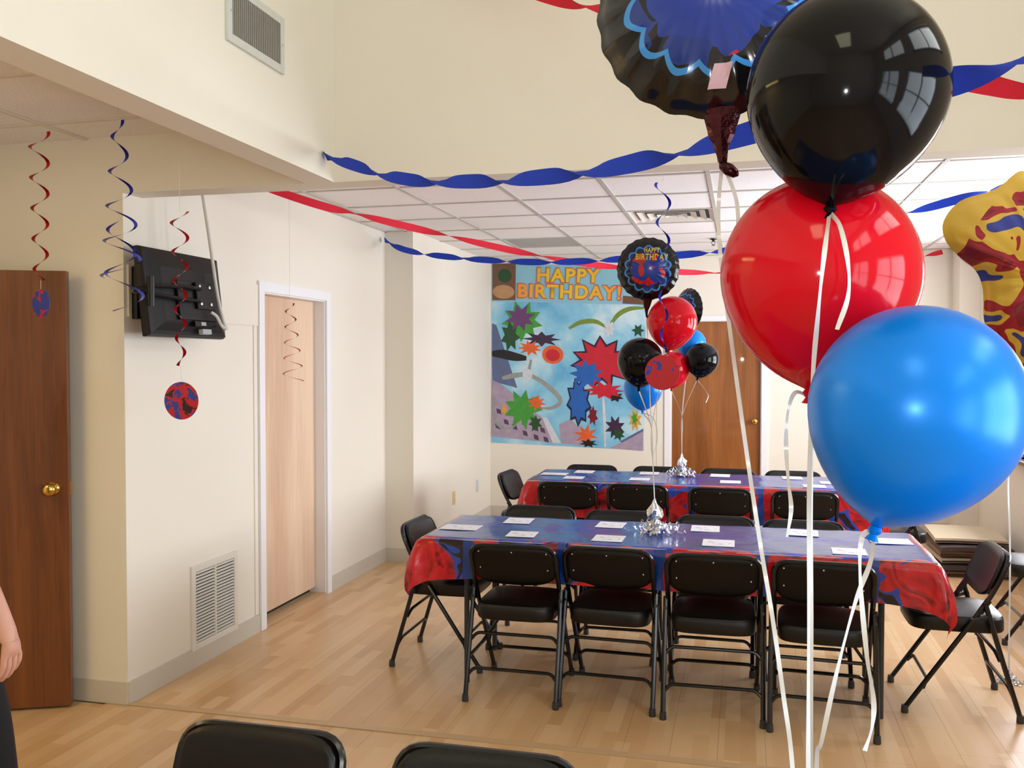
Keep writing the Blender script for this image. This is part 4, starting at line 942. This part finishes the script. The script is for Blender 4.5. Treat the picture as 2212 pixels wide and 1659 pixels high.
swirl('hanging_swirl', 'red foil swirl with a small blue disc hanging in front of the oak door', p0, [(0, -322 * k, 4.9, 19 * k, 12 * k, .4, 0)], 'red_foil', (-372 * k, 31 * k, R_(-16), disc_print('blue_red_disc', BD, RD, BD, 31 * k, 2.), -322 * k), ZC - p0.z)
p0 = at(255, 258, 3.3); k = mpp(p0)
swirl('hanging_swirl', 'double blue foil swirl hanging near the wall corner left of the television', p0, [(0, -345 * k, 4.6, 9 * k, 42 * k, .6, 6 * k), (-215 * k, -412 * k, 2.1, 22 * k, 42 * k, 2.2, 12 * k)], 'blue_foil', None, ZC - p0.z)
p0 = at(388, 455, 3.45); k = mpp(p0)
swirl('hanging_swirl', 'red foil swirl with a large red and blue disc in front of the television', p0, [(0, -335 * k, 5.4, 18 * k, 7 * k, .9, 0)], 'red_foil', (-411 * k, 41 * k, R_(2), disc_print('red_blue_disc', RD, BD, BK, 41 * k, 5.), -335 * k), 2.66 - p0.z)
p0 = at(626, 655, 4.75); k = mpp(p0)
swirl('hanging_swirl', 'thin red foil swirl hanging in front of the birch door', p0, [(0, -168 * k, 5.0, 8 * k, 22 * k, .2, 8 * k)], 'red_foil', None, 2.66 - p0.z, .009)
p0 = at(1432, 392, 4.45); k = mpp(p0)
swirl('hanging_swirl', 'blue foil swirl with a red disc hanging in front of the balloon bouquet', p0, [(0, -370 * k, 4.6, 16 * k, 5 * k, 2.6, 4 * k)], 'blue_foil', (-413 * k, 38 * k, R_(-6), disc_print('red_disc', RD, RD, BD, 38 * k, 9.), -370 * k), 2.66 - p0.z)
# ------------------------------------------------------------------ stacked boards by the right wall
BDS = [('board_brown', 'lowest'), ('board_edge', 'second lowest'), ('board_top', 'third from bottom'), ('board_brown', 'third from top'), ('board_edge', 'second from top'), ('board_top', 'topmost')]
z = 0.0
for i, (m, wch) in enumerate(BDS):
    rnd = random.Random(i + 3); bm = bmesh.new(); th = .034; n = 10; A = []
    L, D = .50, .62; bow = .012 if i in (1, 4) else .006
    for s in (0, 1):
        g_ = []
        for j in range(n + 1):
            u = j / n - .5; g_.append([Vector((L * u, -D / 2, s * th + bow * (1 - 4 * u * u))), Vector((L * u, D / 2, s * th + bow * (1 - 4 * u * u)))])
        A.append(g_)
    rs = [[A[0][j][0], A[0][j][1], A[1][j][1], A[1][j][0]] for j in range(n + 1)]; rings(bm, rs)
    o = obj('bowed_panel', bm, m); o.location = (1.70 + .03 * (rnd.random() - .5), 7.78 + .10 * (rnd.random() - .5), z); o.rotation_euler = (0, 0, R_(-4 + 8 * rnd.random()))
    tag(o, 'bowed flat panel, %s of the stack by the right wall' % wch, 'panel', 'panels stacked by the right wall')
    bm = bmesh.new(); box(bm, -L / 2 - .001, L / 2 + .001, -D / 2 - .003, -D / 2 - .0005, .004, th - .016); 
    bmesh.ops.subdivide_edges(bm, edges=[e for e in bm.edges if e.calc_length() > .3], cuts=9)
    for v in bm.verts: v.co.z += bow * (1 - 4 * (v.co.x / L) ** 2)
    obj('edge_band', bm, 'board_edge', o)
    z += th + bow + .006
# ------------------------------------------------------------------ person at the left edge (mostly out of frame)
def skin_mesh(name, verts, edges, radii, m, parent, root=0, sub=2):
    me = bpy.data.meshes.new(name); me.from_pydata([Vector(v) for v in verts], edges, []); o = bpy.data.objects.new(name, me); col.objects.link(o)
    o.modifiers.new('skin', 'SKIN'); 
    if not me.skin_vertices: 
        bm = bmesh.new(); bm.from_mesh(me); bm.verts.layers.skin.verify(); bm.to_mesh(me); bm.free()
    for i, sv in enumerate(me.skin_vertices[0].data):
        r = radii[i]; sv.radius = r if isinstance(r, tuple) else (r, r); sv.use_root = (i == root)
    s = o.modifiers.new('sub', 'SUBSURF'); s.levels = sub; s.render_levels = sub
    bpy.context.view_layer.update(); dg = bpy.context.evaluated_depsgraph_get(); nm = bpy.data.meshes.new_from_object(o.evaluated_get(dg)); bpy.data.objects.remove(o)
    nm.materials.clear(); nm.materials.append(M[m]); nm.polygons.foreach_set('use_smooth', [True] * len(nm.polygons))
    o = bpy.data.objects.new(name, nm); col.objects.link(o); o.parent = parent; return o
PX, PY = -2.64, 2.40
pe = thing('person', 'person in dark navy trousers with one arm hanging down at the left edge', 'person', (PX, PY, 0))
V, E, Rr_ = [], [], []
def chain(start, pts):
    prev = start
    for p, r in pts:
        V.append(p); Rr_.append(r); i = len(V) - 1
        if prev is not None: E.append((prev, i))
        prev = i
    return prev
pel = chain(None, [((0, 0, .96), (.13, .10))])
ch = chain(pel, [((0, 0, 1.12), (.125, .09)), ((0, .0, 1.30), (.14, .10)), ((0, 0, 1.42), (.10, .08))])
nk = chain(ch, [((0, 0, 1.50), .052), ((0, .005, 1.56), .052), ((0, .015, 1.63), (.072, .088)), ((0, .015, 1.70), (.076, .095)), ((0, .01, 1.765), (.06, .075))])
for s in (-1, 1):
    if s > 0: arm = [((.17, 0, 1.43), .062), ((.21, -.02, 1.26), .05), ((.25, -.03, 1.09), .042), ((.33, -.01, .93), .038), ((.385, .0, .82), .029), ((.402, .005, .755), (.040, .024)), ((.410, .01, .715), (.044, .022))]
    else: arm = [((-.17, 0, 1.43), .062), ((-.21, -.02, 1.26), .05), ((-.23, -.03, 1.10), .042), ((-.24, .0, .96), .038), ((-.245, .03, .84), .029), ((-.25, .04, .785), (.040, .024)), ((-.252, .045, .745), (.042, .022))]
    h = chain(ch, arm)
    hx, hy, hz = arm[-1][0]
    for k, (oy, ln) in enumerate(((-.032, .88), (-.011, 1.0), (.011, .95), (.031, .78))):
        a0 = (hx + s * .003, hy + oy, hz - .018)
        chain(h, [(a0, .0105), ((a0[0] - s * .002, a0[1], a0[2] - .036 * ln), .0095), ((a0[0] - s * .016, a0[1], a0[2] - .066 * ln), .009), ((a0[0] - s * .034, a0[1], a0[2] - .086 * ln), .0075)])
    w_i = len(V) - 1 - 16 - 1
    chain(w_i, [((hx - s * .016, hy + .042, hz + .008), .012), ((hx - s * .024, hy + .056, hz - .026), .0105), ((hx - s * .028, hy + .056, hz - .056), .0085)])
for s in (-1, 1):
    if s > 0: leg = [((.11, 0, .90), .085), ((.275, .01, .50), .055), ((.32, .0, .30), .05), ((.36, 0, .09), .036), ((.36, .09, .045), .035), ((.36, .15, .035), .03)]
    else: leg = [((-.10, 0, .90), .085), ((-.11, .01, .50), .055), ((-.115, -.02, .30), .05), ((-.12, -.03, .09), .036), ((-.12, .06, .045), .035), ((-.12, .12, .035), .03)]
    chain(pel, leg)
body = skin_mesh('body', V, E, Rr_, 'skin', pe)
bm = bmesh.new(); lathe(bm, [(.001, -.012), (.010, -.010), (.013, 0), (.008, .02), (.001, .026)], 10, Matrix.Translation((0, .112, 1.645))); obj('nose', bm, 'skin', body, 'all')
for s in (-1, 1):
    bm = bmesh.new(); bmesh.ops.create_uvsphere(bm, u_segments=12, v_segments=8, radius=.012, matrix=Matrix.Translation((s * .031, .092, 1.675))); obj('eye', bm, 'eye', body, 'all')
    bm = bmesh.new(); bmesh.ops.create_uvsphere(bm, u_segments=12, v_segments=8, radius=1, matrix=Matrix.Translation((s * .078, .005, 1.66)) @ Matrix.Diagonal((.009, .018, .030, 1))); obj('ear', bm, 'skin', body, 'all')
bm = bmesh.new(); bmesh.ops.create_uvsphere(bm, u_segments=14, v_segments=8, radius=1, matrix=Matrix.Translation((0, .094, 1.61)) @ Matrix.Diagonal((.024, .012, .006, 1))); obj('mouth', bm, plain('lips', srgb(176, 100, 92), .4), body, 'all')
bm = bmesh.new(); bmesh.ops.create_uvsphere(bm, u_segments=20, v_segments=14, radius=1, matrix=Matrix.Translation((0, -.008, 1.715)) @ Matrix.Diagonal((.090, .104, .098, 1))); obj('hair', bm, 'hair', pe, 'all')
skin_mesh('trousers', [(0, 0, 1.0), (0, 0, .93), (.12, 0, .86), (.28, .01, .52), (.32, .0, .34), (.36, 0, .07), (-.10, 0, .86), (-.11, .01, .52), (-.117, -.02, .30), (-.12, -.03, .07)],
          [(0, 1), (1, 2), (2, 3), (3, 4), (4, 5), (1, 6), (6, 7), (7, 8), (8, 9)], [(.165, .13), (.165, .135), .118, .098, .092, .082, .118, .094, .085, .08], 'trouser', pe)
skin_mesh('shirt', [(0, 0, .98), (0, 0, 1.12), (0, 0, 1.30), (0, 0, 1.43), (.17, 0, 1.435), (.213, -.02, 1.26), (.236, -.03, 1.16), (-.17, 0, 1.435), (-.213, -.02, 1.26), (-.228, -.03, 1.16), (0, 0, 1.49)],
          [(0, 1), (1, 2), (2, 3), (3, 4), (4, 5), (5, 6), (3, 7), (7, 8), (8, 9), (3, 10)], [(.172, .138), (.165, .13), (.175, .13), (.13, .105), .085, .07, .064, .085, .07, .064, .065], 'shirt', pe)
for s, x, y in ((1, .36, .05), (-1, -.12, .02)):
    bm = bmesh.new(); bmesh.ops.create_uvsphere(bm, u_segments=16, v_segments=10, radius=1, matrix=Matrix.Translation((x, y + .03, .045)) @ Matrix.Diagonal((.05, .145, .05, 1)))
    for v in bm.verts: v.co.z = max(v.co.z, .002)
    obj('shoe', bm, 'shoe', pe, 'all')
